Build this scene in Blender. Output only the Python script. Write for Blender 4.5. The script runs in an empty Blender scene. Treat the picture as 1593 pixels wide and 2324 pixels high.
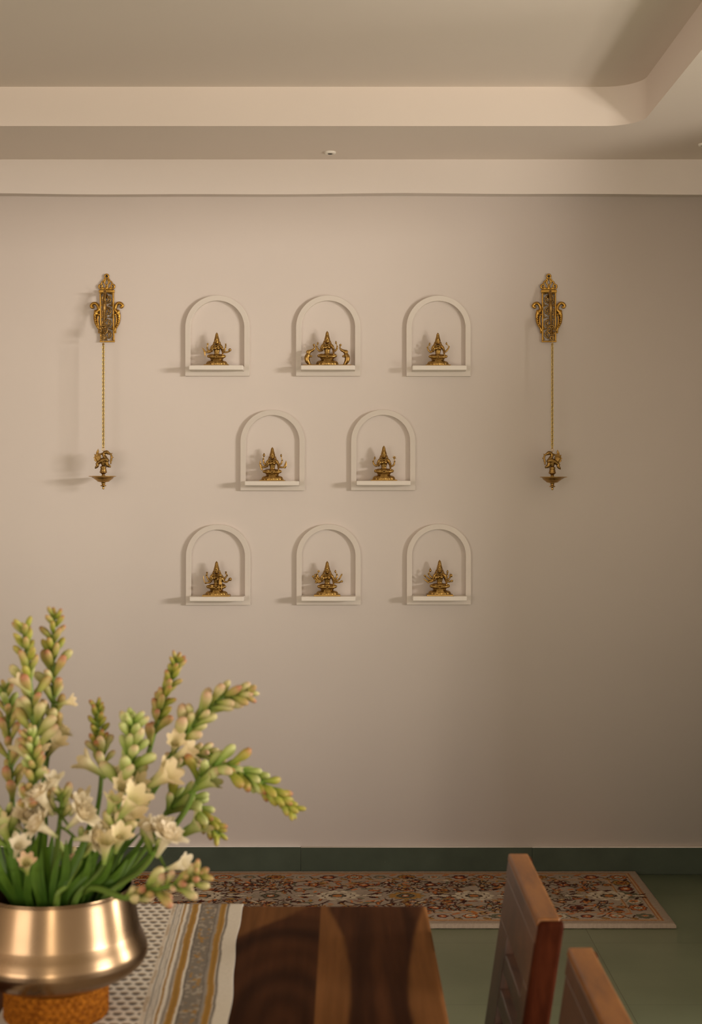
import bpy, bmesh, math, random
import numpy as np
from mathutils import Vector, Matrix, Quaternion

random.seed(11)
RNG = np.random.default_rng(5)
PI = math.pi
SC = bpy.context.scene
COL = SC.collection

# ---------------------------------------------------------------- camera geometry
W, HH = 1593, 2324
F = 3200.0                 # focal length in pixels
VX, VY = 784.0, 1110.0     # vanishing point of the depth direction
D = 5.904                  # camera to back wall
EYE = 1.611


def P(px, py, d):
    """pixel + depth from the camera -> world point"""
    return Vector(((px - VX) * d / F, -D + d, EYE - (py - VY) * d / F))


cam = bpy.data.cameras.new('camera')
cam.sensor_fit = 'HORIZONTAL'
cam.sensor_width = 24.0
cam.lens = F / W * 24.0
cam.shift_x = (W / 2 - VX) / W
cam.shift_y = -(HH / 2 - VY) / W
cam.clip_start = 0.05
cam.dof.use_dof = True
cam.dof.focus_distance = D - 0.04
cam.dof.aperture_fstop = 6.0
cam.dof.aperture_blades = 0
camo = bpy.data.objects.new('camera', cam)
camo.location = (0, -D, EYE)
camo.rotation_euler = (PI / 2, 0, 0)
COL.objects.link(camo)
SC.camera = camo

# ---------------------------------------------------------------- materials


class NT:
    def __init__(self, name):
        self.m = bpy.data.materials.new(name)
        self.m.use_nodes = True
        self.t = self.m.node_tree
        self.b = self.t.nodes['Principled BSDF']

    def n(self, typ, **kw):
        nd = self.t.nodes.new(typ)
        for k, v in kw.items():
            if k in nd.inputs.keys() if isinstance(k, str) else False:
                nd.inputs[k].default_value = v
            else:
                setattr(nd, k, v)
        return nd

    def l(self, a, b):
        self.t.links.new(a, b)

    def set(self, **kw):
        names = {'base': 'Base Color', 'rough': 'Roughness', 'metal': 'Metallic', 'spec': 'Specular IOR Level',
                 'coat': 'Coat Weight', 'coatr': 'Coat Roughness', 'sheen': 'Sheen Weight'}
        for k, v in kw.items():
            if k == 'base':
                v = (*v, 1)
            self.b.inputs[names[k]].default_value = v

    def ramp(self, fac, stops):
        r = self.n('ShaderNodeValToRGB')
        el = r.color_ramp.elements
        while len(el) > 1:
            el.remove(el[-1])
        el[0].position = stops[0][0]
        el[0].color = (*stops[0][1], 1)
        for p, c in stops[1:]:
            e = el.new(p)
            e.color = (*c, 1)
        self.l(fac, r.inputs['Fac'])
        return r

    def noise(self, scale, detail=3, coord='Object', stretch=None, rough=0.5):
        tc = self.n('ShaderNodeTexCoord')
        src = tc.outputs[coord]
        if stretch:
            mp = self.n('ShaderNodeMapping')
            mp.inputs['Scale'].default_value = stretch
            self.l(src, mp.inputs['Vector'])
            src = mp.outputs['Vector']
        nz = self.n('ShaderNodeTexNoise')
        nz.inputs['Scale'].default_value = scale
        nz.inputs['Detail'].default_value = detail
        nz.inputs['Roughness'].default_value = rough
        self.l(src, nz.inputs['Vector'])
        return nz

    def bump(self, height, strength, dist=0.01):
        b = self.n('ShaderNodeBump')
        b.inputs['Strength'].default_value = strength
        b.inputs['Distance'].default_value = dist
        self.l(height, b.inputs['Height'])
        self.l(b.outputs['Normal'], self.b.inputs['Normal'])


def paint(name, c, var=0.03, rough=0.75):
    k = NT(name)
    k.set(rough=rough, spec=0.25)
    nz = k.noise(1.7, 4)
    lo = tuple(max(0, x * (1 - var)) for x in c)
    hi = tuple(x * (1 + var) for x in c)
    r = k.ramp(nz.outputs['Fac'], [(0.3, lo), (0.7, hi)])
    k.l(r.outputs['Color'], k.b.inputs['Base Color'])
    nb = k.noise(160, 2)
    k.bump(nb.outputs['Fac'], 0.05, 0.002)
    return k.m


def brass(name, dark, mid, light, rough=0.33):
    k = NT(name)
    k.set(metal=1.0)
    g = k.n('ShaderNodeNewGeometry')
    nz = k.noise(90, 4)
    add = k.n('ShaderNodeMath', operation='MULTIPLY_ADD')
    k.l(nz.outputs['Fac'], add.inputs[0])
    add.inputs[1].default_value = 0.10
    k.l(g.outputs['Pointiness'], add.inputs[2])
    r = k.ramp(add.outputs['Value'], [(0.44, dark), (0.53, mid), (0.66, light)])
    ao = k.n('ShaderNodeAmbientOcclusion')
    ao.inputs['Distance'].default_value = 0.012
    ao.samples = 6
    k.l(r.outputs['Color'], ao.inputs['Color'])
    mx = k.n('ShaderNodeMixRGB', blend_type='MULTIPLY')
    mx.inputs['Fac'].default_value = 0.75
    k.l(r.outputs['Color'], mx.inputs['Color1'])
    aor = k.ramp(ao.outputs['AO'], [(0.15, (0.12, 0.09, 0.06)), (0.75, (1, 1, 1))])  # crevice shade from occlusion, multiplied into the brass colour
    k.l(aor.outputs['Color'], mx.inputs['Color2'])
    k.l(mx.outputs['Color'], k.b.inputs['Base Color'])
    rr = k.ramp(nz.outputs['Fac'], [(0.3, (rough * 0.8,) * 3), (0.7, (rough * 1.3,) * 3)])
    k.l(rr.outputs['Color'], k.b.inputs['Roughness'])
    return k.m


def grad(name, stops, rough=0.5, axis=2, var=None, sss=0.0):
    """colour runs along the part's own length"""
    k = NT(name)
    k.set(rough=rough, spec=0.3)
    tc = k.n('ShaderNodeTexCoord')
    sp = k.n('ShaderNodeSeparateXYZ')
    k.l(tc.outputs['Generated'], sp.inputs['Vector'])
    nz = k.noise(60, 2)
    ma = k.n('ShaderNodeMath', operation='MULTIPLY_ADD')
    k.l(nz.outputs['Fac'], ma.inputs[0])
    ma.inputs[1].default_value = 0.22
    k.l(sp.outputs[axis], ma.inputs[2])
    ob = k.n('ShaderNodeObjectInfo')
    mb = k.n('ShaderNodeMath', operation='MULTIPLY_ADD')
    k.l(ob.outputs['Random'], mb.inputs[0])
    mb.inputs[1].default_value = 0.24
    k.l(ma.outputs['Value'], mb.inputs[2])
    sb = k.n('ShaderNodeMath', operation='SUBTRACT')
    k.l(mb.outputs['Value'], sb.inputs[0])
    sb.inputs[1].default_value = 0.23
    r = k.ramp(sb.outputs['Value'], stops)
    k.l(r.outputs['Color'], k.b.inputs['Base Color'])
    if sss:
        tr = k.n('ShaderNodeBsdfTranslucent')
        k.l(r.outputs['Color'], tr.inputs['Color'])
        mx = k.n('ShaderNodeMixShader')
        mx.inputs['Fac'].default_value = sss
        out = k.t.nodes['Material Output']
        k.l(k.b.outputs['BSDF'], mx.inputs[1])
        k.l(tr.outputs['BSDF'], mx.inputs[2])
        k.l(mx.outputs['Shader'], out.inputs['Surface'])
    return k.m


def wood(name, dark, mid, light, scale=14, stretch=(1, 0.12, 1), rough=0.35, coat=0.2):
    k = NT(name)
    k.set(rough=rough, coat=coat, coatr=0.25, spec=0.5)
    nz = k.noise(scale, 5, stretch=stretch, rough=0.6)
    nf = k.noise(scale * 9, 3, stretch=stretch)
    ma = k.n('ShaderNodeMath', operation='MULTIPLY_ADD')
    k.l(nf.outputs['Fac'], ma.inputs[0])
    ma.inputs[1].default_value = 0.25
    k.l(nz.outputs['Fac'], ma.inputs[2])
    r = k.ramp(ma.outputs['Value'], [(0.42, dark), (0.62, mid), (0.82, light)])
    k.l(r.outputs['Color'], k.b.inputs['Base Color'])
    k.bump(nf.outputs['Fac'], 0.08, 0.002)
    return k.m


def attr_mat(name, rough=0.8, spec=0.3, bump=None, stretch=None, coat=0.0, grain=None):
    k = NT(name)
    k.set(rough=rough, spec=spec, coat=coat, coatr=0.2)
    if name == 'walnut_top':
        k.b.inputs['IOR'].default_value = 1.12
    a = k.n('ShaderNodeAttribute')
    a.attribute_name = 'dye'
    col = a.outputs['Color']
    if grain:
        nz = k.noise(grain[0], 4, stretch=grain[1])
        r = k.ramp(nz.outputs['Fac'], [(0.3, (grain[2],) * 3), (0.7, (grain[3],) * 3)])
        mx = k.n('ShaderNodeMixRGB', blend_type='MULTIPLY')
        mx.inputs['Fac'].default_value = 1
        k.l(col, mx.inputs['Color1'])
        k.l(r.outputs['Color'], mx.inputs['Color2'])
        col = mx.outputs['Color']
    k.l(col, k.b.inputs['Base Color'])
    if bump:
        nb = k.noise(bump[0], 2, stretch=stretch)
        k.bump(nb.outputs['Fac'], bump[1], bump[2])
    return k.m


M_WALL = paint('wall_paint', (0.70, 0.622, 0.565), 0.015)
M_CEIL = paint('ceiling_paint', (0.77, 0.675, 0.600), 0.01)
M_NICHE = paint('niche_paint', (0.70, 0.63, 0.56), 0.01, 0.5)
M_LEDGE = paint('ledge_paint', (0.78, 0.715, 0.64), 0.01, 0.45)
M_BRASS = brass('antique_brass', (0.04, 0.020, 0.006), (0.31, 0.175, 0.045), (0.68, 0.45, 0.16), 0.32)
M_BRASS_D = brass('dark_antique_brass', (0.05, 0.026, 0.008), (0.24, 0.135, 0.036), (0.52, 0.33, 0.115), 0.36)
M_BRASS_G = brass('bright_gold_brass', (0.07, 0.033, 0.006), (0.40, 0.215, 0.042), (0.74, 0.45, 0.11), 0.33)
M_CHAIN = brass('yellow_chain_brass', (0.18, 0.11, 0.02), (0.48, 0.32, 0.07), (0.72, 0.52, 0.16), 0.38)
M_WHITE = paint('white_plastic', (0.80, 0.74, 0.66), 0.01, 0.45)
M_DARK = paint('dark_aperture', (0.03, 0.022, 0.015), 0.1, 0.4)
M_CHAIR = wood('reddish_chair_wood', (0.026, 0.011, 0.006), (0.085, 0.036, 0.018), (0.150, 0.064, 0.030), 9, (1, 0.25, 0.25), 0.42, 0.08)
M_RAIL = wood('lit_rail_wood', (0.07, 0.024, 0.005), (0.21, 0.076, 0.013), (0.33, 0.13, 0.025), 10, (1, 0.2, 1), 0.45, 0.05)  # chair wood brightened: light on the top face is put into the colour
M_POST = wood('shaded_post_wood', (0.012, 0.003, 0.0016), (0.038, 0.009, 0.004), (0.075, 0.018, 0.007), 9, (1, 0.25, 0.25), 0.45, 0.0)  # chair wood darkened: the unlit end's shade is put into the colour
for q_ in ('Specular IOR Level', 'IOR'):
    M_POST.node_tree.nodes['Principled BSDF'].inputs[q_].default_value = 0.12 if q_ != 'IOR' else 1.15
M_LEGWOOD = wood('table_leg_wood', (0.03, 0.012, 0.005), (0.10, 0.04, 0.015), (0.2, 0.09, 0.03), 9, (1, 1, 0.15))

# green stone
k = NT('green_stone_floor')
k.set(rough=0.32, spec=0.4)
tc = k.n('ShaderNodeTexCoord')
br = k.n('ShaderNodeTexBrick')
br.offset = 0.0
br.inputs['Scale'].default_value = 1.0
br.inputs['Mortar Size'].default_value = 0.0012
br.inputs['Mortar Smooth'].default_value = 0.1
br.inputs['Brick Width'].default_value = 0.60
br.inputs['Row Height'].default_value = 0.60
br.inputs['Color1'].default_value = (0.262, 0.318, 0.198, 1)
br.inputs['Color2'].default_value = (0.280, 0.334, 0.208, 1)
br.inputs['Mortar'].default_value = (0.13, 0.135, 0.075, 1)
mp = k.n('ShaderNodeMapping')
mp.inputs['Location'].default_value = (0.32, 0.30, 0)
k.l(tc.outputs['Object'], mp.inputs['Vector'])
k.l(mp.outputs['Vector'], br.inputs['Vector'])
nz = k.noise(3.0, 5)
r = k.ramp(nz.outputs['Fac'], [(0.3, (0.85, 0.86, 0.84)), (0.7, (1.12, 1.1, 1.12))])
mx = k.n('ShaderNodeMixRGB', blend_type='MULTIPLY')
mx.inputs['Fac'].default_value = 1
k.l(br.outputs['Color'], mx.inputs['Color1'])
k.l(r.outputs['Color'], mx.inputs['Color2'])
k.l(mx.outputs['Color'], k.b.inputs['Base Color'])
nb = k.noise(40, 3)
k.bump(nb.outputs['Fac'], 0.05, 0.003)
M_FLOOR = k.m

k = NT('dark_green_skirting')
k.set(rough=0.5, spec=0.3)
nz = k.noise(9, 5)
r = k.ramp(nz.outputs['Fac'], [(0.3, (0.034, 0.044, 0.028)), (0.7, (0.046, 0.058, 0.038))])
ns = k.noise(130, 2)
r2 = k.ramp(ns.outputs['Fac'], [(0.74, (0, 0, 0)), (0.80, (0.07, 0.07, 0.05))])
mx = k.n('ShaderNodeMixRGB', blend_type='ADD')
mx.inputs['Fac'].default_value = 1
k.l(r.outputs['Color'], mx.inputs['Color1'])
k.l(r2.outputs['Color'], mx.inputs['Color2'])
k.l(mx.outputs['Color'], k.b.inputs['Base Color'])
M_SKIRT = k.m

# vase metal: brushed bronze
k = NT('polished_bronze')
k.set(metal=1.0, rough=0.26)
nz = k.noise(5, 4)
nst = k.noise(9, 3)
r = k.ramp(nz.outputs['Fac'], [(0.3, (0.245, 0.162, 0.092)), (0.7, (0.305, 0.208, 0.120))])
nsp = k.noise(26, 2)
r2 = k.ramp(nsp.outputs['Fac'], [(0.20, (0.25, 0.2, 0.15)), (0.27, (1, 1, 1))])
mx = k.n('ShaderNodeMixRGB', blend_type='MULTIPLY')
mx.inputs['Fac'].default_value = 1
k.l(r.outputs['Color'], mx.inputs['Color1'])
k.l(r2.outputs['Color'], mx.inputs['Color2'])
k.l(mx.outputs['Color'], k.b.inputs['Base Color'])
rr = k.ramp(nst.outputs['Fac'], [(0.3, (0.22,) * 3), (0.7, (0.33,) * 3)])
k.l(rr.outputs['Color'], k.b.inputs['Roughness'])
k.b.inputs['Anisotropic'].default_value = 0.5
k.b.inputs['Anisotropic Rotation'].default_value = 0.25
tg = k.n('ShaderNodeTangent')
tg.direction_type = 'RADIAL'
tg.axis = 'Z'
k.l(tg.outputs['Tangent'], k.b.inputs['Tangent'])
M_VASE = k.m

k = NT('woven_cane')
k.set(rough=0.8, spec=0.08)
nz = k.noise(120, 3)
r = k.ramp(nz.outputs['Fac'], [(0.3, (0.13, 0.036, 0.002)), (0.7, (0.31, 0.105, 0.008))])
k.l(r.outputs['Color'], k.b.inputs['Base Color'])
M_CANE = k.m

M_STALK = grad('green_stalk', [(0, (0.025, 0.065, 0.008)), (1, (0.15, 0.23, 0.035))], 0.45)
M_LEAF = grad('green_blade', [(0, (0.010, 0.028, 0.004)), (0.45, (0.034, 0.085, 0.008)), (1, (0.095, 0.18, 0.018))], 0.4, sss=0.15)
M_TIPBUD = grad('tip_bud_green', [(0, (0.10, 0.18, 0.018)), (0.45, (0.31, 0.34, 0.045)), (0.8, (0.43, 0.35, 0.075)), (1, (0.43, 0.18, 0.075))], 0.5, sss=0.2)
M_YELBUD = grad('tip_bud_yellow', [(0, (0.14, 0.23, 0.02)), (0.5, (0.39, 0.40, 0.06)), (1, (0.46, 0.36, 0.085))], 0.5, sss=0.2)
M_REDBUD = grad('bud_reddish', [(0, (0.13, 0.20, 0.025)), (0.45, (0.37, 0.36, 0.085)), (0.85, (0.49, 0.34, 0.13)), (1, (0.47, 0.21, 0.11))], 0.5, sss=0.2)
M_BLUSH = grad('bud_blush', [(0, (0.13, 0.23, 0.025)), (0.4, (0.40, 0.44, 0.11)), (0.8, (0.63, 0.56, 0.27)), (1, (0.62, 0.41, 0.25))], 0.5, sss=0.25)
M_LIME = grad('bud_lime', [(0, (0.12, 0.25, 0.025)), (0.5, (0.36, 0.45, 0.10)), (0.88, (0.56, 0.58, 0.24)), (1, (0.60, 0.47, 0.25))], 0.5, sss=0.25)
M_CREAM = grad('flower_cream', [(0, (0.28, 0.40, 0.08)), (0.35, (0.56, 0.56, 0.22)), (0.7, (0.76, 0.66, 0.38)), (1, (0.80, 0.64, 0.40))], 0.5, sss=0.3)
M_IVORY = grad('flower_ivory', [(0, (0.40, 0.46, 0.18)), (0.3, (0.74, 0.66, 0.42)), (1, (0.86, 0.76, 0.58))], 0.5, sss=0.3)
BUDMAT = {'tip': M_TIPBUD, 'yel': M_YELBUD, 'red': M_REDBUD, 'blush': M_BLUSH, 'lime': M_LIME, 'cream': M_CREAM, 'ivory': M_IVORY}

# ---------------------------------------------------------------- object helpers


def link(o):
    COL.objects.link(o)
    return o


def thing(name, label, cat, loc=(0, 0, 0), group=None):
    o = link(bpy.data.objects.new(name, None))
    o.empty_display_size = 0.05
    o.location = loc
    o['label'] = label
    o['category'] = cat
    if group:
        o['group'] = group
    return o


def tag(o, label, cat, group=None):
    o['label'] = label
    o['category'] = cat
    if group:
        o['group'] = group
    return o


def root_loc(p):
    v = Vector((0, 0, 0))
    while p is not None:
        v += p.location
        p = p.parent
    return v


def bm_mesh(name, bm, smooth=True):
    me = bpy.data.meshes.new(name)
    bmesh.ops.recalc_face_normals(bm, faces=bm.faces)
    bm.to_mesh(me)
    bm.free()
    if smooth:
        for p in me.polygons:
            p.use_smooth = True
    return me


def obj(name, me, mat, parent=None, world=True, kind=None, bevel=0, loc=None):
    """me in world coordinates unless world=False"""
    if isinstance(me, bmesh.types.BMesh):
        me = bm_mesh(name, me, smooth=not bevel)
    o = link(bpy.data.objects.new(name, me))
    if mat is not None and len(me.materials) == 0:
        me.materials.append(mat)
    if parent is not None:
        o.parent = parent
        if world:
            me.transform(Matrix.Translation(-root_loc(parent)))
    elif loc is not None:
        me.transform(Matrix.Translation(-Vector(loc)))
        o.location = loc
    if kind:
        o['kind'] = kind
    if bevel:
        b = o.modifiers.new('bevel', 'BEVEL')
        b.width = bevel
        b.segments = 3
        b.limit_method = 'ANGLE'
        for p in me.polygons:
            p.use_smooth = True
        try:
            me.set_sharp_from_angle(angle=math.radians(40))
        except Exception:
            pass
    return o


def NB():
    return bmesh.new()


def box(bm, lo, hi, fn=None):
    vs = []
    for x in (lo[0], hi[0]):
        for y in (lo[1], hi[1]):
            for z in (lo[2], hi[2]):
                v = Vector((x, y, z))
                vs.append(bm.verts.new(fn(v) if fn else v))
    for f in ((0, 1, 3, 2), (4, 6, 7, 5), (0, 4, 5, 1), (2, 3, 7, 6), (0, 2, 6, 4), (1, 5, 7, 3)):
        bm.faces.new([vs[i] for i in f])


def ell(bm, c, r, rot=None, seg=16):
    if not hasattr(r, '__len__'):
        r = (r, r, r)
    mt = Matrix.Translation(Vector(c))
    if rot is not None:
        mt = mt @ rot
    mt = mt @ Matrix.Diagonal((r[0], r[1], r[2], 1))
    bmesh.ops.create_uvsphere(bm, u_segments=seg, v_segments=max(6, seg // 2), radius=1.0, matrix=mt)


def catmull(pts, n=8):
    pts = [Vector(p) for p in pts]
    if len(pts) < 3:
        return [pts[0].lerp(pts[-1], i / n) for i in range(n + 1)]
    ext = [pts[0] * 2 - pts[1]] + pts + [pts[-1] * 2 - pts[-2]]
    out = []
    for i in range(1, len(ext) - 2):
        a, b, c, d = ext[i - 1:i + 3]
        for j in range(n):
            t = j / n
            out.append(0.5 * ((2 * b) + (c - a) * t + (2 * a - 5 * b + 4 * c - d) * t * t + (3 * b - a - 3 * c + d) * t ** 3))
    out.append(pts[-1])
    return out


def lerp_list(rads, n):
    if not hasattr(rads, '__len__'):
        return [rads] * n
    out = []
    for i in range(n):
        t = i / max(1, n - 1) * (len(rads) - 1)
        k_ = min(int(t), len(rads) - 2) if len(rads) > 1 else 0
        f = t - k_
        out.append(rads[k_] * (1 - f) + rads[min(k_ + 1, len(rads) - 1)] * f)
    return out


def tube(bm, pts, rads, seg=10, smooth=6, flat=None, cap=True):
    """swept tube with rounded ends; flat=(axis, factor) squashes the section along a world axis"""
    c = catmull(pts, smooth) if smooth else [Vector(p) for p in pts]
    rr = lerp_list(rads, len(c))
    t0 = (c[1] - c[0]).normalized()
    up = Vector((0, 1, 0)) if abs(t0.y) < 0.9 else Vector((1, 0, 0))
    nrm = (up - t0 * up.dot(t0)).normalized()
    rings = []
    prev = t0
    for i, p in enumerate(c):
        a = c[max(0, i - 1)]
        b = c[min(len(c) - 1, i + 1)]
        t = (b - a)
        t = t.normalized() if t.length > 1e-9 else prev
        q = prev.rotation_difference(t)
        nrm = (q @ nrm)
        nrm = (nrm - t * nrm.dot(t)).normalized()
        bn = t.cross(nrm)
        prev = t
        ring = []
        for s in range(seg):
            an = 2 * PI * s / seg
            off = nrm * math.cos(an) * rr[i] + bn * math.sin(an) * rr[i]
            if flat:
                off[flat[0]] *= flat[1]
            ring.append(bm.verts.new(p + off))
        rings.append(ring)
    for i in range(len(rings) - 1):
        for s in range(seg):
            bm.faces.new((rings[i][s], rings[i][(s + 1) % seg], rings[i + 1][(s + 1) % seg], rings[i + 1][s]))
    if cap:
        for ring, p, e, sg in ((rings[0], c[0], rr[0], -1), (rings[-1], c[-1], rr[-1], 1)):
            tdir = ((c[1] - c[0]) if sg < 0 else (c[-1] - c[-2])).normalized() * sg
            v = bm.verts.new(p + tdir * e * 0.6)
            for s in range(seg):
                try:
                    bm.faces.new((ring[s], ring[(s + 1) % seg], v))
                except ValueError:
                    pass


def lathe(bm, prof, c=(0, 0, 0), seg=32, sx=1.0, sy=1.0, fn=None):
    c = Vector(c)
    rings = []
    for r_, z in prof:
        if r_ < 1e-6:
            rings.append([bm.verts.new(c + Vector((0, 0, z)))])
        else:
            ring = []
            for s in range(seg):
                a = 2 * PI * s / seg
                rr = fn(r_, z, a) if fn else r_
                ring.append(bm.verts.new(c + Vector((math.cos(a) * rr * sx, math.sin(a) * rr * sy, z))))
            rings.append(ring)
    for a, b in zip(rings, rings[1:]):
        for s in range(seg):
            s2 = (s + 1) % seg
            if len(a) == 1 and len(b) == 1:
                continue
            if len(a) == 1:
                bm.faces.new((a[0], b[s], b[s2]))
            elif len(b) == 1:
                bm.faces.new((a[s], a[s2], b[0]))
            else:
                bm.faces.new((a[s], a[s2], b[s2], b[s]))
    for ring, flip in ((rings[0], 1), (rings[-1], 0)):
        if len(ring) > 1:
            bm.faces.new(ring[::-1] if flip else ring)


def fuse(name, bm, voxel, smooth_it=2, mat=None):
    """merge overlapping shapes into one continuous skin"""
    me = bpy.data.meshes.new(name + '_raw')
    bmesh.ops.recalc_face_normals(bm, faces=bm.faces)
    bm.to_mesh(me)
    bm.free()
    t = link(bpy.data.objects.new(name + '_raw', me))
    r_ = t.modifiers.new('r', 'REMESH')
    r_.mode = 'VOXEL'
    r_.voxel_size = voxel
    if smooth_it:
        s = t.modifiers.new('s', 'SMOOTH')
        s.iterations = smooth_it
        s.factor = 0.4
    dg = bpy.context.evaluated_depsgraph_get()
    out = bpy.data.meshes.new_from_object(t.evaluated_get(dg))
    out.name = name
    bpy.data.objects.remove(t)
    bpy.data.meshes.remove(me)
    for p in out.polygons:
        p.use_smooth = True
    out.materials.clear()
    if mat:
        out.materials.append(mat)
    return out


# ================================================================= the setting
Z_SOF = 2.979
Z_TOP = 3.127
Z_BEAM = 2.836
XL, XR, YB = -5.0, 2.5, -8.0

bm = NB()
box(bm, (XL - 0.1, 0, 0), (XR + 0.1, 0.12, 3.3))
obj('wall_back', bm, M_WALL, kind='structure')

bm = NB()
box(bm, (XL - 0.1, YB, -0.1), (7.5, 0.12, 0))
obj('floor', bm, M_FLOOR, kind='structure')

bm = NB()
box(bm, (XL - 0.12, YB, 0), (XL, 0, 3.3))
obj('wall_left', bm, M_WALL, kind='structure')

JAMB = -1.80
ADDED_SILL = 0.45
bm = NB()
box(bm, (XR, JAMB, 0), (XR + 0.12, 0, 3.3))
box(bm, (XR, YB, 2.74), (XR + 0.12, JAMB, 3.3))  # unseen header, height set to keep window light off the tray
box(bm, (XR, YB, 0), (XR + 0.12, JAMB, ADDED_SILL))  # unseen sill, added to block low window light
obj('wall_right', bm, M_WALL, kind='structure')

# beam along the top of the back wall, its lower edge slightly wavy
bm = NB()
n = 60
BP = 0.053
rows = []
for i in range(n + 1):
    x = XL + (XR - XL) * i / n
    w = 0.0022 * math.sin(x * 3.1 + 0.5) + 0.0014 * math.sin(x * 7.3)
    rows.append([bm.verts.new((x, 0.002, Z_BEAM + w * 0.6)), bm.verts.new((x, -BP, Z_BEAM + w)), bm.verts.new((x, -BP, 3.0)), bm.verts.new((x, 0.002, 3.0))])
for a, b in zip(rows, rows[1:]):
    for j in range(4):
        bm.faces.new((a[j], b[j], b[(j + 1) % 4], a[(j + 1) % 4]))
bm.faces.new(rows[0])
bm.faces.new(rows[-1][::-1])
obj('trim_1', bm_mesh('trim_1', bm, False), M_WALL, kind='structure')

# ceiling with a raised tray, rounded corner
TY, TX = -0.591, 1.109
RC = 0.135
inner = []


def arc(cx, cy, a0, a1, r_, n=14):
    return [(cx + math.cos(a0 + (a1 - a0) * i / n) * r_, cy + math.sin(a0 + (a1 - a0) * i / n) * r_) for i in range(n + 1)]


inner += arc(TX - RC, TY - RC, 0, PI / 2, RC)
inner += arc(-4.4 + RC, TY - RC, PI / 2, PI, RC)
inner += arc(-4.4 + RC, -6.6 + RC, PI, 1.5 * PI, RC)
inner += arc(TX - RC, -6.6 + RC, 1.5 * PI, 2 * PI, RC)
bm = NB()
outer = [(XL, 0.0), (XL, YB), (XR, YB), (XR, 0.0)]
vo = [bm.verts.new((x, y, Z_SOF)) for x, y in outer]
vi = [bm.verts.new((x, y, Z_SOF)) for x, y in inner]
eds = [bm.edges.new((vo[i], vo[(i + 1) % 4])) for i in range(4)]
eds += [bm.edges.new((vi[i], vi[(i + 1) % len(vi)])) for i in range(len(vi))]
bmesh.ops.triangle_fill(bm, edges=eds, use_beauty=True)
vt = [bm.verts.new((x, y, Z_TOP)) for x, y in inner]
for i in range(len(vi)):
    j = (i + 1) % len(vi)
    f = bm.faces.new((vi[i], vi[j], vt[j], vt[i]))
    f.smooth = True
bm.faces.new(vt)
vl = [bm.verts.new((x, y, 3.35)) for x, y in outer]
for i in range(4):
    bm.faces.new((vo[i], vo[(i + 1) % 4], vl[(i + 1) % 4], vl[i]))
bm.faces.new(vl)
me = bm_mesh('ceiling', bm, False)
for p in me.polygons:
    p.use_smooth = False
obj('ceiling', me, M_CEIL, kind='structure')
me.set_sharp_from_angle(angle=math.radians(30))
for p in me.polygons:
    p.use_smooth = True

# skirting, three tiles butted together with a pale plaster lip on top
bm = NB()
segs = [(XL, -0.187, 0.1145), (-0.1862, 0.78, 0.1125), (0.7808, XR, 0.112)]
for x0, x1, h in segs:
    box(bm, (x0, -0.0125, 0), (x1, 0, h))
obj('baseboard_back', bm, M_SKIRT, kind='structure', bevel=0.0012)
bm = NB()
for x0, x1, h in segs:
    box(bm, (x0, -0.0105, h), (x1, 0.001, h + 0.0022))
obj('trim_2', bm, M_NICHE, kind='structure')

# ================================================================= ceiling spots


def ceiling_spot(px, py, label):
    d = F * (Z_SOF - EYE) / (VY - py)
    c = P(px, py, d)
    c.z = Z_SOF
    t = thing('ceiling_light', label, 'ceiling light', c, 'small round lights in the ceiling border')
    bm = NB()
    prof = [(0.0105, -0.0005), (0.0105, -0.008), (0.018, -0.0090), (0.0225, -0.0070), (0.0240, -0.001), (0.0240, 0.0005)]
    lathe(bm, prof, c, 36)
    obj('ring', bm, M_WHITE, t)
    bm = NB()
    lathe(bm, [(0, -0.0096), (0.008, -0.0092), (0.0102, -0.0075), (0.0102, -0.0006)], c, 24)
    obj('aperture', bm, M_DARK, t)['label'] = 'dark central opening'
    return t


ceiling_spot(749, 345, 'small round white ceiling light with dark centre, above the arched niches')
ceiling_spot(1598, 327, 'round ceiling light cut off by the right edge of the photo')

# ================================================================= arched wall niches
NW, NHT = 0.269, 0.3376
RO = NW / 2
RI = RO - 0.0225
FT = 0.017       # frame stands off the wall
SHD = 0.082      # shelf depth
SB, ST = 0.0205, 0.0400


def niche_parts(t):
    zc = NHT - RO
    n = 40

    def loop(r_, zb):
        pts = [(r_, zb)]
        for i in range(n + 1):
            a = PI * i / n
            pts.append((math.cos(a) * r_, zc + math.sin(a) * r_))
        pts.append((-r_, zb))
        return pts
    o, i_ = loop(RO, 0.0), loop(RI, SB)
    bm = NB()
    fr = [[bm.verts.new((x, y, z)) for (x, z) in L] for L in (o, i_) for y in (0.002, -FT)]
    ob_, of_, ib_, if_ = fr
    m = len(o)
    for a in range(m):
        b = (a + 1) % m
        bm.faces.new((of_[a], of_[b], if_[b], if_[a]))
        bm.faces.new((ob_[a], ob_[b], of_[b], of_[a]))
        bm.faces.new((ib_[a], ib_[b], if_[b], if_[a]))
        bm.faces.new((ob_[a], ob_[b], ib_[b], ib_[a]))
    obj('arch_frame', bm, M_NICHE, t, world=False, bevel=0.0015)
    bm = NB()
    box(bm, (-RI - 0.0005, -SHD, SB), (RI + 0.0005, 0.001, ST))
    obj('ledge', bm, M_LEDGE, t, world=False, bevel=0.0035)


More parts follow.
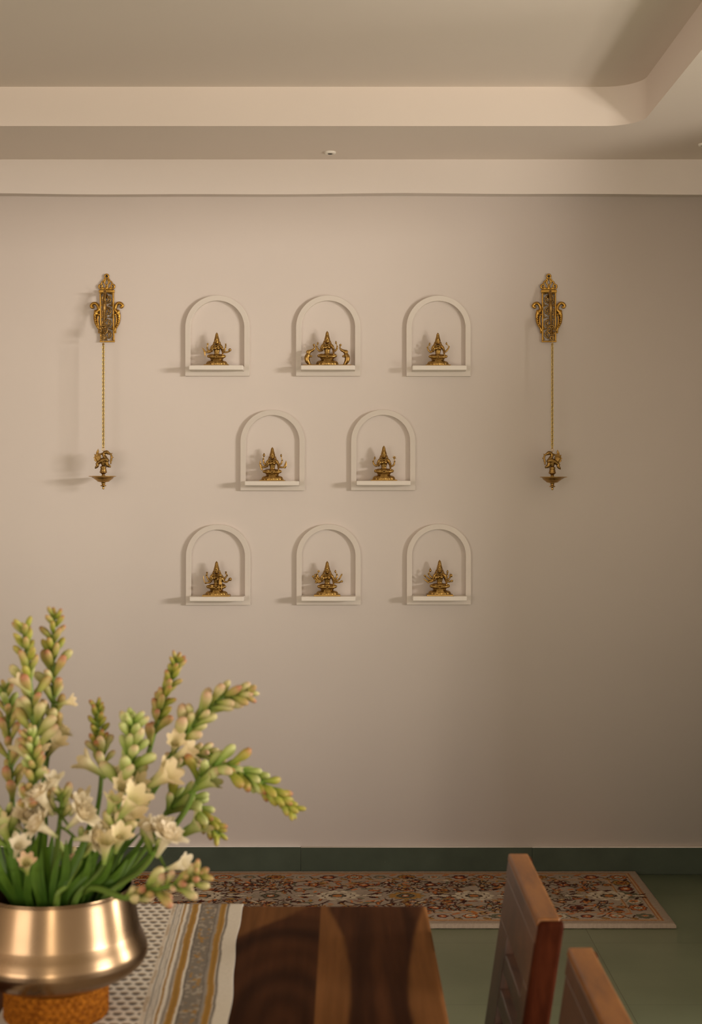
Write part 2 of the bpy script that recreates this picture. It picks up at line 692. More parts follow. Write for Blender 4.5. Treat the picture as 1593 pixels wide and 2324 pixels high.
NICHES = [  # frame centre px, bottom py, label
    (493.0, 853.5, 'white arched wall niche at the left of the top row'),
    (744.5, 853.5, 'white arched wall niche holding the figurine with two elephants'),
    (995.2, 854.0, 'white arched wall niche at the right of the top row'),
    (618.3, 1113.5, 'white arched wall niche at the left of the two-niche middle row'),
    (869.5, 1113.0, 'white arched wall niche at the right of the two-niche middle row'),
    (494.5, 1373.5, 'white arched wall niche at the left of the bottom row'),
    (745.5, 1373.0, 'white arched wall niche in the centre of the bottom row'),
    (996.0, 1372.5, 'white arched wall niche at the right of the bottom row'),
]
niche_pos = []
first = None
for px, py, lab in NICHES:
    c = P(px, py, D - FT)
    c.y = 0
    niche_pos.append(c)
    if first is None:
        first = thing('wall_niche', lab, 'wall niche', c, 'white arched niches on the wall')
        niche_parts(first)
    else:
        r = first.copy()
        COL.objects.link(r)
        r.location = c
        r['label'] = lab
        for ch in list(first.children):
            q = ch.copy()
            COL.objects.link(q)
            q.parent = r

# ================================================================= brass figurines


def V2(x, z, y=0.0):
    return (x, y, z)


def bud_shape(bm, x, z, s, y=0.01, lean=0.0):
    rot = Matrix.Rotation(lean, 4, 'Y')
    b = NB()
    lathe(b, [(0.0, -0.9 * s), (0.35 * s, -0.75 * s), (0.62 * s, -0.25 * s), (0.58 * s, 0.15 * s), (0.3 * s, 0.75 * s), (0.0, 1.25 * s)], seg=14)
    mt = Matrix.Translation((x, y, z)) @ rot
    bmesh.ops.transform(b, matrix=mt, verts=b.verts)
    tmp = bpy.data.meshes.new('t')
    b.to_mesh(tmp)
    b.free()
    bm.from_mesh(tmp)
    bpy.data.meshes.remove(tmp)


def figurine(name, label, c, hgt, arms, plate=(0.385, 0.025), extra=None, lap_child=False, elephants=False, seed=0):
    """normalised shape, z from 0 (plate base) to 1 (crown tip), front is -y"""
    t = thing(name, label, 'figurine', c, 'brass figurines in the niches')
    S = hgt

    def put(pname, bm, vox, mat=M_BRASS, sm=1):
        me = fuse(pname, bm, vox / S * 1.0, sm, mat)
        me.transform(Matrix.Diagonal((S, S, S, 1)))
        return obj(pname, me, mat, t, world=False)
    pw, ph = plate
    # plate
    bm = NB()
    if elephants:
        box(bm, (-0.69, -0.19, 0), (0.69, 0.20, 0.022))
    else:
        box(bm, (-pw, -0.205, 0), (pw, 0.20, ph))
        box(bm, (-pw + 0.02, -0.19, ph), (pw - 0.02, 0.185, ph + 0.012))
    me = bm_mesh('base_plate', bm)
    me.transform(Matrix.Diagonal((S, S, S, 1)))
    obj('base_plate', me, M_BRASS_D, t, world=False, bevel=0.001)
    b0 = ph if not elephants else 0.02
    # lotus pedestal
    bm = NB()

    def petal(r_, z, a):
        if z < 0.15:
            return r_ * (1 + 0.07 * abs(math.sin(a * 7)))
        return r_ * (1 + 0.015 * math.sin(a * 16))
    prof = [(0.30, b0 - 0.006), (0.305, 0.045), (0.298, 0.078), (0.280, 0.112), (0.240, 0.140), (0.190, 0.155), (0.172, 0.166), (0.18, 0.185), (0.19, 0.19),
            (0.185, 0.20), (0.20, 0.215), (0.215, 0.225), (0.21, 0.24)]
    lathe(bm, prof, seg=56, sy=0.66, fn=petal)
    put('lotus_pedestal', bm, 0.0013, M_BRASS, 0)
    # drape
    bm = NB()
    for i in range(-4, 5):
        f = i / 4
        tube(bm, [(f * 0.055, -0.115, 0.245), (f * 0.075, -0.155, 0.18), (f * 0.105, -0.185, 0.085), (f * 0.125, -0.195, 0.06 - 0.012 * (1 - abs(f)))],
             [0.010, 0.0115, 0.0125, 0.010], 8)
    tube(bm, [(-0.075, -0.135, 0.236), (0, -0.165, 0.228), (0.075, -0.135, 0.236)], 0.013, 8)
    put('skirt_drape', bm, 0.0008, M_BRASS, 0)
    # body
    bm = NB()
    ell(bm, (0, 0.0, 0.285), (0.13, 0.10, 0.07))
    for s in (-1, 1):
        tube(bm, [(s * 0.07, 0.0, 0.29), (s * 0.17, -0.06, 0.285), (s * 0.235, -0.10, 0.275)], [0.06, 0.058, 0.045], 12)
        tube(bm, [(s * 0.235, -0.10, 0.27), (s * 0.13, -0.155, 0.255), (s * 0.02, -0.165, 0.25)], [0.043, 0.036, 0.024], 12)
        ell(bm, (s * 0.235, -0.10, 0.277), (0.048, 0.05, 0.044))
    if lap_child:
        ell(bm, (0.17, -0.06, 0.30), (0.09, 0.08, 0.06))
    tube(bm, [(0, 0.01, 0.30), (0, 0.005, 0.38), (0, 0.0, 0.455), (0, 0.0, 0.54)], [0.095, 0.072, 0.09, 0.12], 16, flat=(1, 0.72))
    for s in (-1, 1):
        ell(bm, (s * 0.05, -0.07, 0.515), (0.044, 0.042, 0.044))
        ell(bm, (s * 0.125, 0.0, 0.575), (0.048, 0.045, 0.045))
        tube(bm, [(s * 0.03, 0, 0.60), (s * 0.12, 0, 0.59)], [0.04, 0.045], 10, 2)
    ell(bm, (0, -0.075, 0.35), (0.075, 0.022, 0.016))
    tube(bm, [(-0.085, -0.055, 0.60), (-0.05, -0.10, 0.565), (0, -0.115, 0.545), (0.05, -0.10, 0.565), (0.085, -0.055, 0.60)], 0.012, 8)
    tube(bm, [(-0.05, -0.05, 0.62), (0, -0.095, 0.60), (0.05, -0.05, 0.62)], 0.010, 8)
    ell(bm, (0, 0, 0.635), (0.042, 0.042, 0.05))
    # head with face
    ell(bm, (0, -0.012, 0.705), (0.070, 0.074, 0.080), seg=20)
    ell(bm, (0, -0.05, 0.668), (0.038, 0.034, 0.03))
    tube(bm, [(0, -0.078, 0.722), (0, -0.096, 0.695)], [0.008, 0.014], 8, 2)
    for s in (-1, 1):
        ell(bm, (s * 0.028, -0.079, 0.722), (0.016, 0.008, 0.007))
        tube(bm, [(s * 0.012, -0.085, 0.737), (s * 0.03, -0.083, 0.742), (s * 0.048, -0.07, 0.735)], 0.005, 6)
        ell(bm, (s * 0.073, 0.0, 0.70), (0.014, 0.022, 0.036))
        ell(bm, (s * 0.085, -0.005, 0.652), (0.021, 0.021, 0.023))
        tube(bm, [(s * 0.075, 0.03, 0.72), (s * 0.10, 0.03, 0.64), (s * 0.13, 0.03, 0.60)], [0.025, 0.03, 0.02], 8)
    ell(bm, (0, -0.082, 0.668), (0.020, 0.010, 0.007))
    # front pair of arms
    tube(bm, [(-0.14, -0.01, 0.575), (-0.165, -0.02, 0.485), (-0.15, -0.06, 0.43), (-0.115, -0.11, 0.475)], [0.040, 0.036, 0.032, 0.024], 12)
    ell(bm, (-0.108, -0.12, 0.505), (0.026, 0.016, 0.034))
    for q in range(4):
        tube(bm, [(-0.126 + q * 0.012, -0.122, 0.525), (-0.127 + q * 0.012, -0.122, 0.553 - 0.004 * abs(q - 1.5))], 0.0062, 6, 1)
    tube(bm, [(-0.086, -0.122, 0.50), (-0.073, -0.125, 0.525)], 0.0066, 6, 1)
    if not lap_child:
        tube(bm, [(0.14, -0.01, 0.575), (0.175, -0.02, 0.48), (0.18, -0.06, 0.41), (0.185, -0.115, 0.345)], [0.040, 0.036, 0.031, 0.023], 12)
        ell(bm, (0.187, -0.135, 0.318), (0.026, 0.018, 0.03))
        for q in range(4):
            tube(bm, [(0.170 + q * 0.012, -0.14, 0.30), (0.170 + q * 0.012, -0.146, 0.275)], 0.0062, 6, 1)
    else:
        tube(bm, [(0.14, -0.01, 0.575), (0.20, -0.04, 0.48), (0.205, -0.10, 0.43), (0.16, -0.13, 0.44)], [0.040, 0.036, 0.03, 0.022], 12)
    for s in (-1, 1):
        lathe(bm, [(0.0, -0.012), (0.045, -0.01), (0.047, 0.0), (0.045, 0.01), (0, 0.012)], (s * 0.158, -0.015, 0.515), 12)
    heads = []
    for a in arms:
        pts = [V2(x, z, 0.035) for x, z in a['p']]
        sgn = 1 if pts[0][0] > 0 else -1
        pts = [(sgn * 0.12, 0.03, 0.55)] + pts
        tube(bm, pts, [0.034, 0.031, 0.027, 0.022], 10)
        ex, ez = a['p'][-1]
        ell(bm, (ex, 0.03, ez + 0.008), (0.026, 0.022, 0.028))
        for q in range(3):
            tube(bm, [(ex - 0.012 + q * 0.012, 0.012, ez + 0.005), (ex - 0.012 + q * 0.012, 0.006, ez + 0.03)], 0.007, 6, 1)
        heads.append(a)
    put('figure', bm, 0.00095, M_BRASS, 1)
    # crown
    bm = NB()
    z0 = 0.755
    prof = [(0.0, z0 - 0.02), (0.080, z0 - 0.018), (0.086, z0 - 0.005), (0.079, z0 + 0.012), (0.074, z0 + 0.03), (0.077, z0 + 0.037), (0.068, z0 + 0.05), (0.062, z0 + 0.075), (0.065, z0 + 0.083),
            (0.056, z0 + 0.095), (0.049, z0 + 0.125), (0.053, z0 + 0.134), (0.046, z0 + 0.15), (0.040, z0 + 0.165), (0.045, z0 + 0.176), (0.036, z0 + 0.195), (0.020, z0 + 0.215), (0.012, z0 + 0.228), (0.0, 1.0)]
    lathe(bm, prof, (0, 0.0, 0), 36, fn=lambda r_, z, a: r_ * (1 + 0.03 * math.sin(a * 10)))
    ell(bm, (0, -0.078, z0 + 0.03), (0.026, 0.014, 0.034))
    put('crown', bm, 0.0009, M_BRASS, 0)
    # things held in the rear hands, part of the casting
    for a in heads:
        kind = a.get('a')
        if not kind:
            continue
        ex, ez = a['p'][-1]
        ax, az = a.get('at', (ex, ez + 0.06))
        s = a.get('s', 0.045)
        bm = NB()
        nm = 'lotus_bud'
        if kind == 'bud':
            tube(bm, [(ex, 0.03, ez), (ax, 0.03, az)], 0.013, 8, 2)
            bud_shape(bm, ax, az, s, 0.03, 0.0)
        elif kind == 'ball':
            nm = 'held_orb'
            tube(bm, [(ex, 0.03, ez), (ax, 0.03, az)], 0.016, 8, 2)
            ell(bm, (ax, 0.03, az), s)
        elif kind == 'drum':
            nm = 'hand_drum'
            tube(bm, [(ex, 0.03, ez), (ax, 0.03, az)], 0.018, 8, 2)
            lathe(bm, [(0, -0.7 * s), (0.6 * s, -0.7 * s), (0.32 * s, 0), (0.62 * s, 0.75 * s), (0, 0.75 * s)], (ax, 0.03, az), 14)
        elif kind == 'flower':
            nm = 'open_flower'
            tube(bm, [(ex, 0.03, ez), (ax, 0.03, az)], 0.014, 8, 2)
            ell(bm, (ax, 0.03, az), s * 0.5)
            for q in range(5):
                an = math.radians(-10 + q * 42)
                tube(bm, [(ax, 0.03, az), (ax + math.cos(an) * s * 1.1, 0.02, az + math.sin(an) * s * 1.2)], [0.016, 0.006], 8, 2)
        elif kind == 'blade':
            nm = 'curved_blade'
            tube(bm, [V2(x, z, 0.025) for x, z in a['path']], a.get('r', [0.008, 0.024, 0.01]), 10, flat=(1, 0.5))
        elif kind == 'disc':
            nm = 'held_disc'
            tube(bm, [(ex, 0.03, ez), (ax, 0.03, az)], 0.016, 8, 2)
            ell(bm, (ax, 0.03, az), (s, 0.4 * s, s))
            ell(bm, (ax, 0.015, az), (s * 0.45, 0.4 * s, s * 0.45))
        elif kind == 'lump':
            nm = 'held_shell'
            tube(bm, [(ex, 0.03, ez), (ax, 0.03, az)], 0.018, 8, 2)
            ell(bm, (ax, 0.025, az), (s, s * 0.7, s * 0.75))
            ell(bm, (ax + s * 0.5, 0.015, az + s * 0.35), s * 0.45)
            ell(bm, (ax - s * 0.3, 0.01, az - s * 0.35), s * 0.4)
        elif kind == 'feather':
            nm = 'held_sprig'
            path = a['path']
            tube(bm, [V2(x, z, 0.03) for x, z in path], [0.012, 0.024, 0.018, 0.006], 8)
            for q in range(5):
                f = q / 5
                x = path[0][0] * (1 - f) + path[-1][0] * f
                z = path[0][1] * (1 - f) + path[-1][1] * f
                ell(bm, (x + 0.012, 0.02, z), (0.017, 0.012, 0.012))
                ell(bm, (x - 0.012, 0.02, z + 0.01), (0.015, 0.012, 0.012))
        put(nm, bm, 0.0010, M_BRASS, 0)
    if elephants:
        for s in (-1, 1):
            bm = NB()
            y = -0.02

            def q(x, z):
                return (s * x, y, z)
            tube(bm, [q(0.50, 0.03), q(0.525, 0.08), q(0.565, 0.15), q(0.575, 0.23), q(0.545, 0.31), q(0.52, 0.36)],
                 [0.045, 0.055, 0.075, 0.078, 0.066, 0.05], 14)
            ell(bm, q(0.49, 0.03), (0.062, 0.05, 0.025))
            tube(bm, [q(0.53, 0.27), q(0.47, 0.275), q(0.435, 0.262)], [0.042, 0.036, 0.026], 10)
            ell(bm, q(0.525, 0.395), (0.075, 0.06, 0.062))
            ell(bm, (s * 0.545, y - 0.05, 0.39), (0.042, 0.014, 0.045))
            ell(bm, (s * 0.545, y + 0.05, 0.39), (0.042, 0.014, 0.045))
            tube(bm, [q(0.48, 0.415), q(0.42, 0.445), q(0.372, 0.485), q(0.362, 0.53), q(0.372, 0.57)], [0.05, 0.036, 0.026, 0.02, 0.018], 10)
            tube(bm, [q(0.44, 0.40), q(0.40, 0.42), q(0.375, 0.435)], [0.018, 0.013, 0.007], 8)
            ell(bm, q(0.377, 0.59), 0.036)
            put('elephant', bm, 0.0011, M_BRASS, 1)
    if lap_child:
        bm = NB()
        y = -0.165
        ell(bm, (0.118, y, 0.600), (0.046, 0.042, 0.05))
        ell(bm, (0.118, y + 0.01, 0.65), (0.03, 0.03, 0.026))
        for s in (-1, 1):
            ell(bm, (0.118 + s * 0.047, y, 0.575), (0.014, 0.014, 0.018))
            tube(bm, [(0.118 + s * 0.035, y, 0.225), (0.118 + s * 0.034, y + 0.005, 0.29), (0.118 + s * 0.026, y + 0.01, 0.36)], [0.024, 0.030, 0.042], 10)
            ell(bm, (0.118 + s * 0.036, y - 0.015, 0.202), (0.024, 0.034, 0.016))
        tube(bm, [(0.118, y + 0.012, 0.34), (0.118, y + 0.008, 0.42), (0.118, y + 0.01, 0.50), (0.118, y, 0.555)], [0.066, 0.058, 0.064, 0.035], 12)
        tube(bm, [(0.06, y, 0.52), (0.035, y - 0.02, 0.47), (0.03, y - 0.045, 0.475)], [0.022, 0.02, 0.018], 8)
        tube(bm, [(0.175, y, 0.52), (0.205, y + 0.01, 0.45), (0.225, y + 0.02, 0.40)], [0.022, 0.02, 0.018], 8)
        put('child_figure', bm, 0.0010, M_BRASS, 1)
    return t


def fpos(i, px, py):
    """stand on the ledge of niche i, at pixel x"""
    d = D - 0.046
    return Vector(((px - VX) * d / F, -0.047, niche_pos[i].z + ST))


FIG = [
    dict(i=0, px=492, h=0.140, label='brass seated figurine with a curved blade at its side, top left niche', arms=[
        dict(p=[(-0.20, 0.46), (-0.26, 0.45), (-0.29, 0.54)], a='flower', at=(-0.275, 0.64), s=0.036),
        dict(p=[(-0.20, 0.42), (-0.30, 0.41), (-0.37, 0.43)], a='blade', path=[(-0.46, 0.55), (-0.405, 0.50), (-0.37, 0.43), (-0.355, 0.33), (-0.345, 0.26)], r=[0.006, 0.02, 0.028, 0.02, 0.006]),
        dict(p=[(0.17, 0.46), (0.23, 0.47), (0.26, 0.56)], a='drum', at=(0.262, 0.625), s=0.05),
        dict(p=[(0.18, 0.42), (0.29, 0.41), (0.36, 0.43)], a='ball', at=(0.385, 0.475), s=0.048)]),
    dict(i=1, px=742.5, h=0.146, label='brass seated figurine flanked by two elephants, top centre niche', elephants=True, arms=[
        dict(p=[(-0.20, 0.43), (-0.27, 0.48), (-0.305, 0.55)], a='bud', at=(-0.268, 0.645), s=0.042),
        dict(p=[(0.20, 0.43), (0.27, 0.48), (0.285, 0.55)], a='bud', at=(0.248, 0.665), s=0.046)]),
    dict(i=2, px=993.5, h=0.140, label='small brass seated figurine with two raised buds, top right niche', arms=[
        dict(p=[(-0.20, 0.42), (-0.27, 0.47), (-0.305, 0.55)], a='bud', at=(-0.24, 0.655), s=0.046),
        dict(p=[(0.21, 0.43), (0.29, 0.49), (0.335, 0.57)], a='bud', at=(0.258, 0.67), s=0.046)]),
    dict(i=3, px=618, h=0.142, label='brass figurine with two tall raised buds and low leaf, middle row left', arms=[
        dict(p=[(-0.19, 0.47), (-0.25, 0.53), (-0.265, 0.64)], a='bud', at=(-0.245, 0.76), s=0.058),
        dict(p=[(-0.20, 0.42), (-0.31, 0.42), (-0.35, 0.50)], a='blade', path=[(-0.355, 0.60), (-0.36, 0.50), (-0.335, 0.40), (-0.295, 0.32)], r=[0.012, 0.026, 0.026, 0.03]),
        dict(p=[(0.19, 0.47), (0.26, 0.52), (0.285, 0.60)], a='bud', at=(0.255, 0.745), s=0.048),
        dict(p=[(0.20, 0.42), (0.30, 0.40), (0.36, 0.41)], a='blade', path=[(0.40, 0.60), (0.395, 0.52), (0.375, 0.44), (0.36, 0.38)], r=[0.008, 0.03, 0.045, 0.03])]),
    dict(i=4, px=871, h=0.147, label='brass figurine raising a spiky flower in one hand, middle row right', arms=[
        dict(p=[(-0.20, 0.43), (-0.27, 0.46), (-0.305, 0.54)], a='bud', at=(-0.255, 0.645), s=0.044),
        dict(p=[(0.20, 0.42), (0.28, 0.45), (0.305, 0.54)], a='flower', at=(0.295, 0.645), s=0.058)]),
    dict(i=5, px=491.5, h=0.147, label='brass figurine with a child standing on its lap, bottom left niche', lap_child=True, plate=(0.39, 0.042), arms=[
        dict(p=[(-0.19, 0.43), (-0.26, 0.52), (-0.29, 0.585)], a='drum', at=(-0.275, 0.645), s=0.055),
        dict(p=[(-0.18, 0.40), (-0.25, 0.375), (-0.315, 0.36)], a='blade', path=[(-0.375, 0.575), (-0.372, 0.50), (-0.35, 0.42), (-0.315, 0.355)], r=[0.010, 0.014, 0.015, 0.02]),
        dict(p=[(0.20, 0.46), (0.25, 0.53), (0.295, 0.58)], a='drum', at=(0.262, 0.655), s=0.055),
        dict(p=[(0.20, 0.42), (0.28, 0.40), (0.34, 0.44)], a='ball', at=(0.382, 0.475), s=0.05)]),
    dict(i=6, px=742.5, h=0.146, label='brass figurine with many fanned arms holding a sprig, bottom centre niche', plate=(0.375, 0.042), arms=[
        dict(p=[(-0.19, 0.49), (-0.26, 0.53), (-0.285, 0.61)], a='flower', at=(-0.245, 0.69), s=0.046),
        dict(p=[(-0.20, 0.45), (-0.28, 0.47), (-0.33, 0.55)], a='lump', at=(-0.335, 0.60), s=0.036),
        dict(p=[(-0.20, 0.42), (-0.30, 0.43), (-0.375, 0.50)], a='lump', at=(-0.40, 0.55), s=0.04),
        dict(p=[(-0.19, 0.40), (-0.26, 0.385), (-0.30, 0.38)], a='lump', at=(-0.31, 0.39), s=0.045),
        dict(p=[(0.19, 0.49), (0.26, 0.51), (0.275, 0.60)], a='bud', at=(0.232, 0.695), s=0.046),
        dict(p=[(0.20, 0.45), (0.29, 0.44), (0.345, 0.48)], a='feather', path=[(0.345, 0.47), (0.37, 0.53), (0.40, 0.59), (0.43, 0.635)]),
        dict(p=[(0.19, 0.41), (0.28, 0.38), (0.36, 0.38)], a='lump', at=(0.41, 0.41), s=0.042)]),
    dict(i=7, px=997.5, h=0.150, label='brass figurine with a long blade slanting low at left, bottom right niche', plate=(0.365, 0.042), arms=[
        dict(p=[(-0.18, 0.49), (-0.25, 0.53), (-0.30, 0.60)], a='bud', at=(-0.255, 0.705), s=0.058),
        dict(p=[(-0.20, 0.44), (-0.30, 0.46), (-0.40, 0.54)], a='lump', at=(-0.415, 0.555), s=0.03),
        dict(p=[(-0.19, 0.41), (-0.26, 0.39), (-0.31, 0.39)], a='blade', path=[(-0.455, 0.475), (-0.38, 0.42), (-0.30, 0.36)], r=[0.006, 0.022, 0.026]),
        dict(p=[(0.17, 0.46), (0.20, 0.51), (0.215, 0.59)], a='bud', at=(0.222, 0.66), s=0.05),
        dict(p=[(0.19, 0.44), (0.26, 0.46), (0.29, 0.51)], a='disc', at=(0.312, 0.555), s=0.052),
        dict(p=[(0.18, 0.41), (0.26, 0.39), (0.31, 0.39)], a='lump', at=(0.335, 0.405), s=0.045)]),
]
for f in FIG:
    figurine('brass_figurine', f['label'], fpos(f['i'], f['px'], 0), f['h'], f['arms'], f.get('plate', (0.375, 0.022)),
             lap_child=f.get('lap_child', False), elephants=f.get('elephants', False))

# ================================================================= wall brackets and hanging lamps


def spiral(cx, cz, r0, turns, a0, sgn, y=0.0, n=26, rend=0.25):
    pts = []
    for i in range(n + 1):
        f = i / n
        a = a0 + sgn * turns * 2 * PI * f
        r_ = r0 * (1 - (1 - rend) * f)
        pts.append((cx + math.cos(a) * r_, y, cz + math.sin(a) * r_))
    return pts


def wall_bracket(label, X, Z0, mir, tilt):
    t = thing('wall_bracket', label, 'wall bracket', (X, 0, Z0), 'pair of brass wall brackets')
    hw, ht = 0.0300, 0.214
    y0, y1 = -0.003, -0.012

    def fin(pname, bm, vox, mat, sm=1):
        me = fuse(pname, bm, vox, sm, mat)
        me.transform(Matrix.Translation((0, 0, 0.286)) @ Matrix.Rotation(tilt, 4, 'Y') @ Matrix.Translation((0, 0, -0.286)))
        return obj(pname, me, mat, t, world=False)
    # rectangular frame
    bm = NB()
    bw = 0.0062
    box(bm, (-hw, y1, 0), (-hw + bw, y0 + 0.003, ht))
    box(bm, (hw - bw, y1, 0), (hw, y0 + 0.003, ht))
    box(bm, (-hw - 0.0025, y1 - 0.002, ht - 0.009), (hw + 0.0025, y0 + 0.003, ht + 0.003))
    box(bm, (-hw - 0.001, y1 - 0.001, -0.002), (hw + 0.001, y0 + 0.003, 0.004))
    fin('frame', bm, 0.0011, M_BRASS_G, 0)
    # pierced scrollwork inside the frame
    bm = NB()
    yy = -0.0065
    for q, (cz, sg) in enumerate(((0.178, 1), (0.128, -1), (0.078, 1), (0.030, -1))):
        tube(bm, spiral(0, cz, 0.0225, 1.9, PI / 2 if sg > 0 else -PI / 2, sg * mir, yy, 40), [0.0026, 0.0026, 0.0024, 0.0036], 8, 2)
        for a in range(9):
            an = a * 0.72 + q
            ell(bm, (math.cos(an) * 0.0160, yy + 0.001, cz + math.sin(an) * 0.0160), (0.0050, 0.0025, 0.0022), Matrix.Rotation(-an + 0.7, 4, 'Y'))
        for a in range(5):
            an = a * 1.25 + q
            ell(bm, (math.cos(an) * 0.0085, yy, cz + math.sin(an) * 0.0085), (0.0042, 0.003, 0.0028), Matrix.Rotation(-an, 4, 'Y'))
        for sx in (-1, 1):
            tube(bm, [(sx * 0.025, yy, cz + 0.029), (sx * 0.018, yy, cz + 0.022), (sx * 0.011, yy, cz + 0.026), (sx * 0.006, yy, cz + 0.0235)], 0.0027, 6)
            ell(bm, (sx * 0.021, yy, cz + 0.024), (0.0035, 0.003, 0.0045))
            tube(bm, [(sx * 0.0245, yy, cz - 0.022), (sx * 0.019, yy, cz - 0.02), (sx * 0.022, yy, cz - 0.012)], 0.0022, 6)
    fin('scrollwork', bm, 0.0009, M_BRASS_D, 0)
    # crest of scrolls with hanging eye
    bm = NB()
    zb = ht + 0.003
    for s in (-1, 1):
        tube(bm, [(s * 0.002, -0.007, zb + 0.004), (s * 0.018, -0.007, zb + 0.003), (s * 0.0305, -0.007, zb + 0.008), (s * 0.032, -0.007, zb + 0.018), (s * 0.025, -0.007, zb + 0.0225),
                  (s * 0.0185, -0.007, zb + 0.019), (s * 0.02, -0.007, zb + 0.0125), (s * 0.0245, -0.007, zb + 0.0125)], [0.003, 0.0036, 0.004, 0.0035, 0.003, 0.0026], 8)
        tube(bm, [(s * 0.022, -0.007, zb + 0.022), (s * 0.021, -0.007, zb + 0.031), (s * 0.014, -0.007, zb + 0.037), (s * 0.0095, -0.007, zb + 0.033), (s * 0.012, -0.007, zb + 0.028)], [0.0035, 0.003, 0.003, 0.0026], 8)
        tube(bm, [(s * 0.003, -0.007, zb + 0.002), (s * 0.0035, -0.007, zb + 0.02), (s * 0.009, -0.007, zb + 0.03), (s * 0.004, -0.007, zb + 0.044)], 0.003, 8)
        tube(bm, [(s * 0.013, -0.007, zb + 0.037), (s * 0.011, -0.007, zb + 0.044), (s * 0.006, -0.007, zb + 0.047)], 0.0025, 8)
        ell(bm, (s * 0.016, -0.007, zb + 0.007), (0.008, 0.004, 0.0045))
    ell(bm, (0, -0.007, zb + 0.008), (0.006, 0.004, 0.008))
    tube(bm, [(0.0078 * math.cos(2 * PI * i / 16), -0.006, 0.274 + 0.0078 * math.sin(2 * PI * i / 16)) for i in range(17)], 0.0038, 8, 0)
    fin('crest', bm, 0.0010, M_BRASS_G, 0)
    bm = NB()
    lathe(bm, [(0.0, -0.003), (0.0055, -0.002), (0.006, 0.002), (0.0, 0.003)], seg=14)
    bm.transform(Matrix.Translation((0, -0.004, 0.2755)) @ Matrix.Rotation(PI / 2, 4, 'X')) if hasattr(bm, 'transform') else None
    fin('screw', bm, 0.0008, M_DARK, 0)
    # peacock-like scrolls on both sides
    for s in (-1, 1):
        bm = NB()
        y = -0.008
        tube(bm, [(s * 0.030, y, 0.044), (s * 0.0365, y, 0.058), (s * 0.048, y, 0.080), (s * 0.0505, y, 0.104), (s * 0.047, y, 0.120), (s * 0.0345, y, 0.134), (s * 0.0375, y, 0.150),
                  (s * 0.047, y, 0.1605), (s * 0.0585, y, 0.1595), (s * 0.0655, y, 0.151), (s * 0.0615, y, 0.1435), (s * 0.0555, y, 0.146)],
             [0.005, 0.0055, 0.0055, 0.007, 0.0085, 0.0075, 0.0065, 0.0065, 0.0065, 0.006, 0.005], 12)
        ell(bm, (s * 0.0465, y - 0.003, 0.121), (0.0075, 0.006, 0.013), Matrix.Rotation(s * 0.25, 4, 'Y'))
        tube(bm, [(s * 0.032, y, 0.052), (s * 0.038, y, 0.080), (s * 0.0385, y, 0.100), (s * 0.034, y, 0.118)], [0.003, 0.0038, 0.0038, 0.0045], 8)
        ell(bm, (s * 0.034, y - 0.003, 0.113), 0.0048)
        for q in range(6):
            f = q / 5
            ell(bm, (s * (0.041 + 0.008 * math.sin(f * 2)), y - 0.005, 0.062 + 0.043 * f), (0.0042, 0.003, 0.004))
        for q in range(3):
            ell(bm, (s * 0.034, y, 0.044 - 0.006 * (q - 1)), (0.005, 0.005, 0.0032))
        fin('side_scroll', bm, 0.0011, M_BRASS_G, 0)
    # projecting bird-shaped arm, ending in an eye
    bm = NB()
    tube(bm, [(0, 0, 0.186), (0, -0.020, 0.197), (0, -0.045, 0.198), (0, -0.058, 0.180), (0, -0.060, 0.150), (0, -0.066, 0.110), (0, -0.074, 0.075), (0, -0.086, 0.045), (0, -0.097, 0.018)],
         [0.006, 0.0055, 0.006, 0.006, 0.008, 0.0055, 0.0042, 0.0042, 0.004], 12)
    ell(bm, (0, -0.060, 0.138), (0.0095, 0.014, 0.030))
    ell(bm, (0, -0.045, 0.198), (0.007, 0.012, 0.009))
    tube(bm, [(0, -0.052, 0.200), (0, -0.066, 0.205), (0, -0.072, 0.196)], [0.004, 0.003, 0.0015], 8)
    tube(bm, [(0, -0.042, 0.206), (0, -0.036, 0.216)], [0.004, 0.0015], 8, 2)
    ring = [(0.0165 * math.cos(2 * PI * i / 20), -0.088 - 0.18 * 0.0165 * math.sin(2 * PI * i / 20) * -1, 0.040 + 0.019 * math.sin(2 * PI * i / 20)) for i in range(21)]
    tube(bm, ring, 0.0034, 8, 0)
    for q in range(6):
        an = q * PI / 3
        ell(bm, (0.010 * math.cos(an), -0.089, 0.040 + 0.011 * math.sin(an)), (0.005, 0.0035, 0.004))
    tube(bm, [(0.0068 * math.cos(2 * PI * i / 16), -0.1, 0.006 + 0.0068 * math.sin(2 * PI * i / 16)) for i in range(17)], 0.0038, 8, 0)
    me = fuse('bird_arm', bm, 0.0010, 0, M_BRASS_D)
    obj('bird_arm', me, M_BRASS_D, t, world=False)
    return t


def plate_shape(bm, pts, y0, y1):
    a = [bm.verts.new((x, y0, z)) for x, z in pts]
    b = [bm.verts.new((x, y1, z)) for x, z in pts]
    n_ = len(pts)
    for i in range(n_):
        bm.faces.new((a[i], a[(i + 1) % n_], b[(i + 1) % n_], b[i]))
    bmesh.ops.triangulate(bm, faces=[bm.faces.new(a), bm.faces.new(b[::-1])])


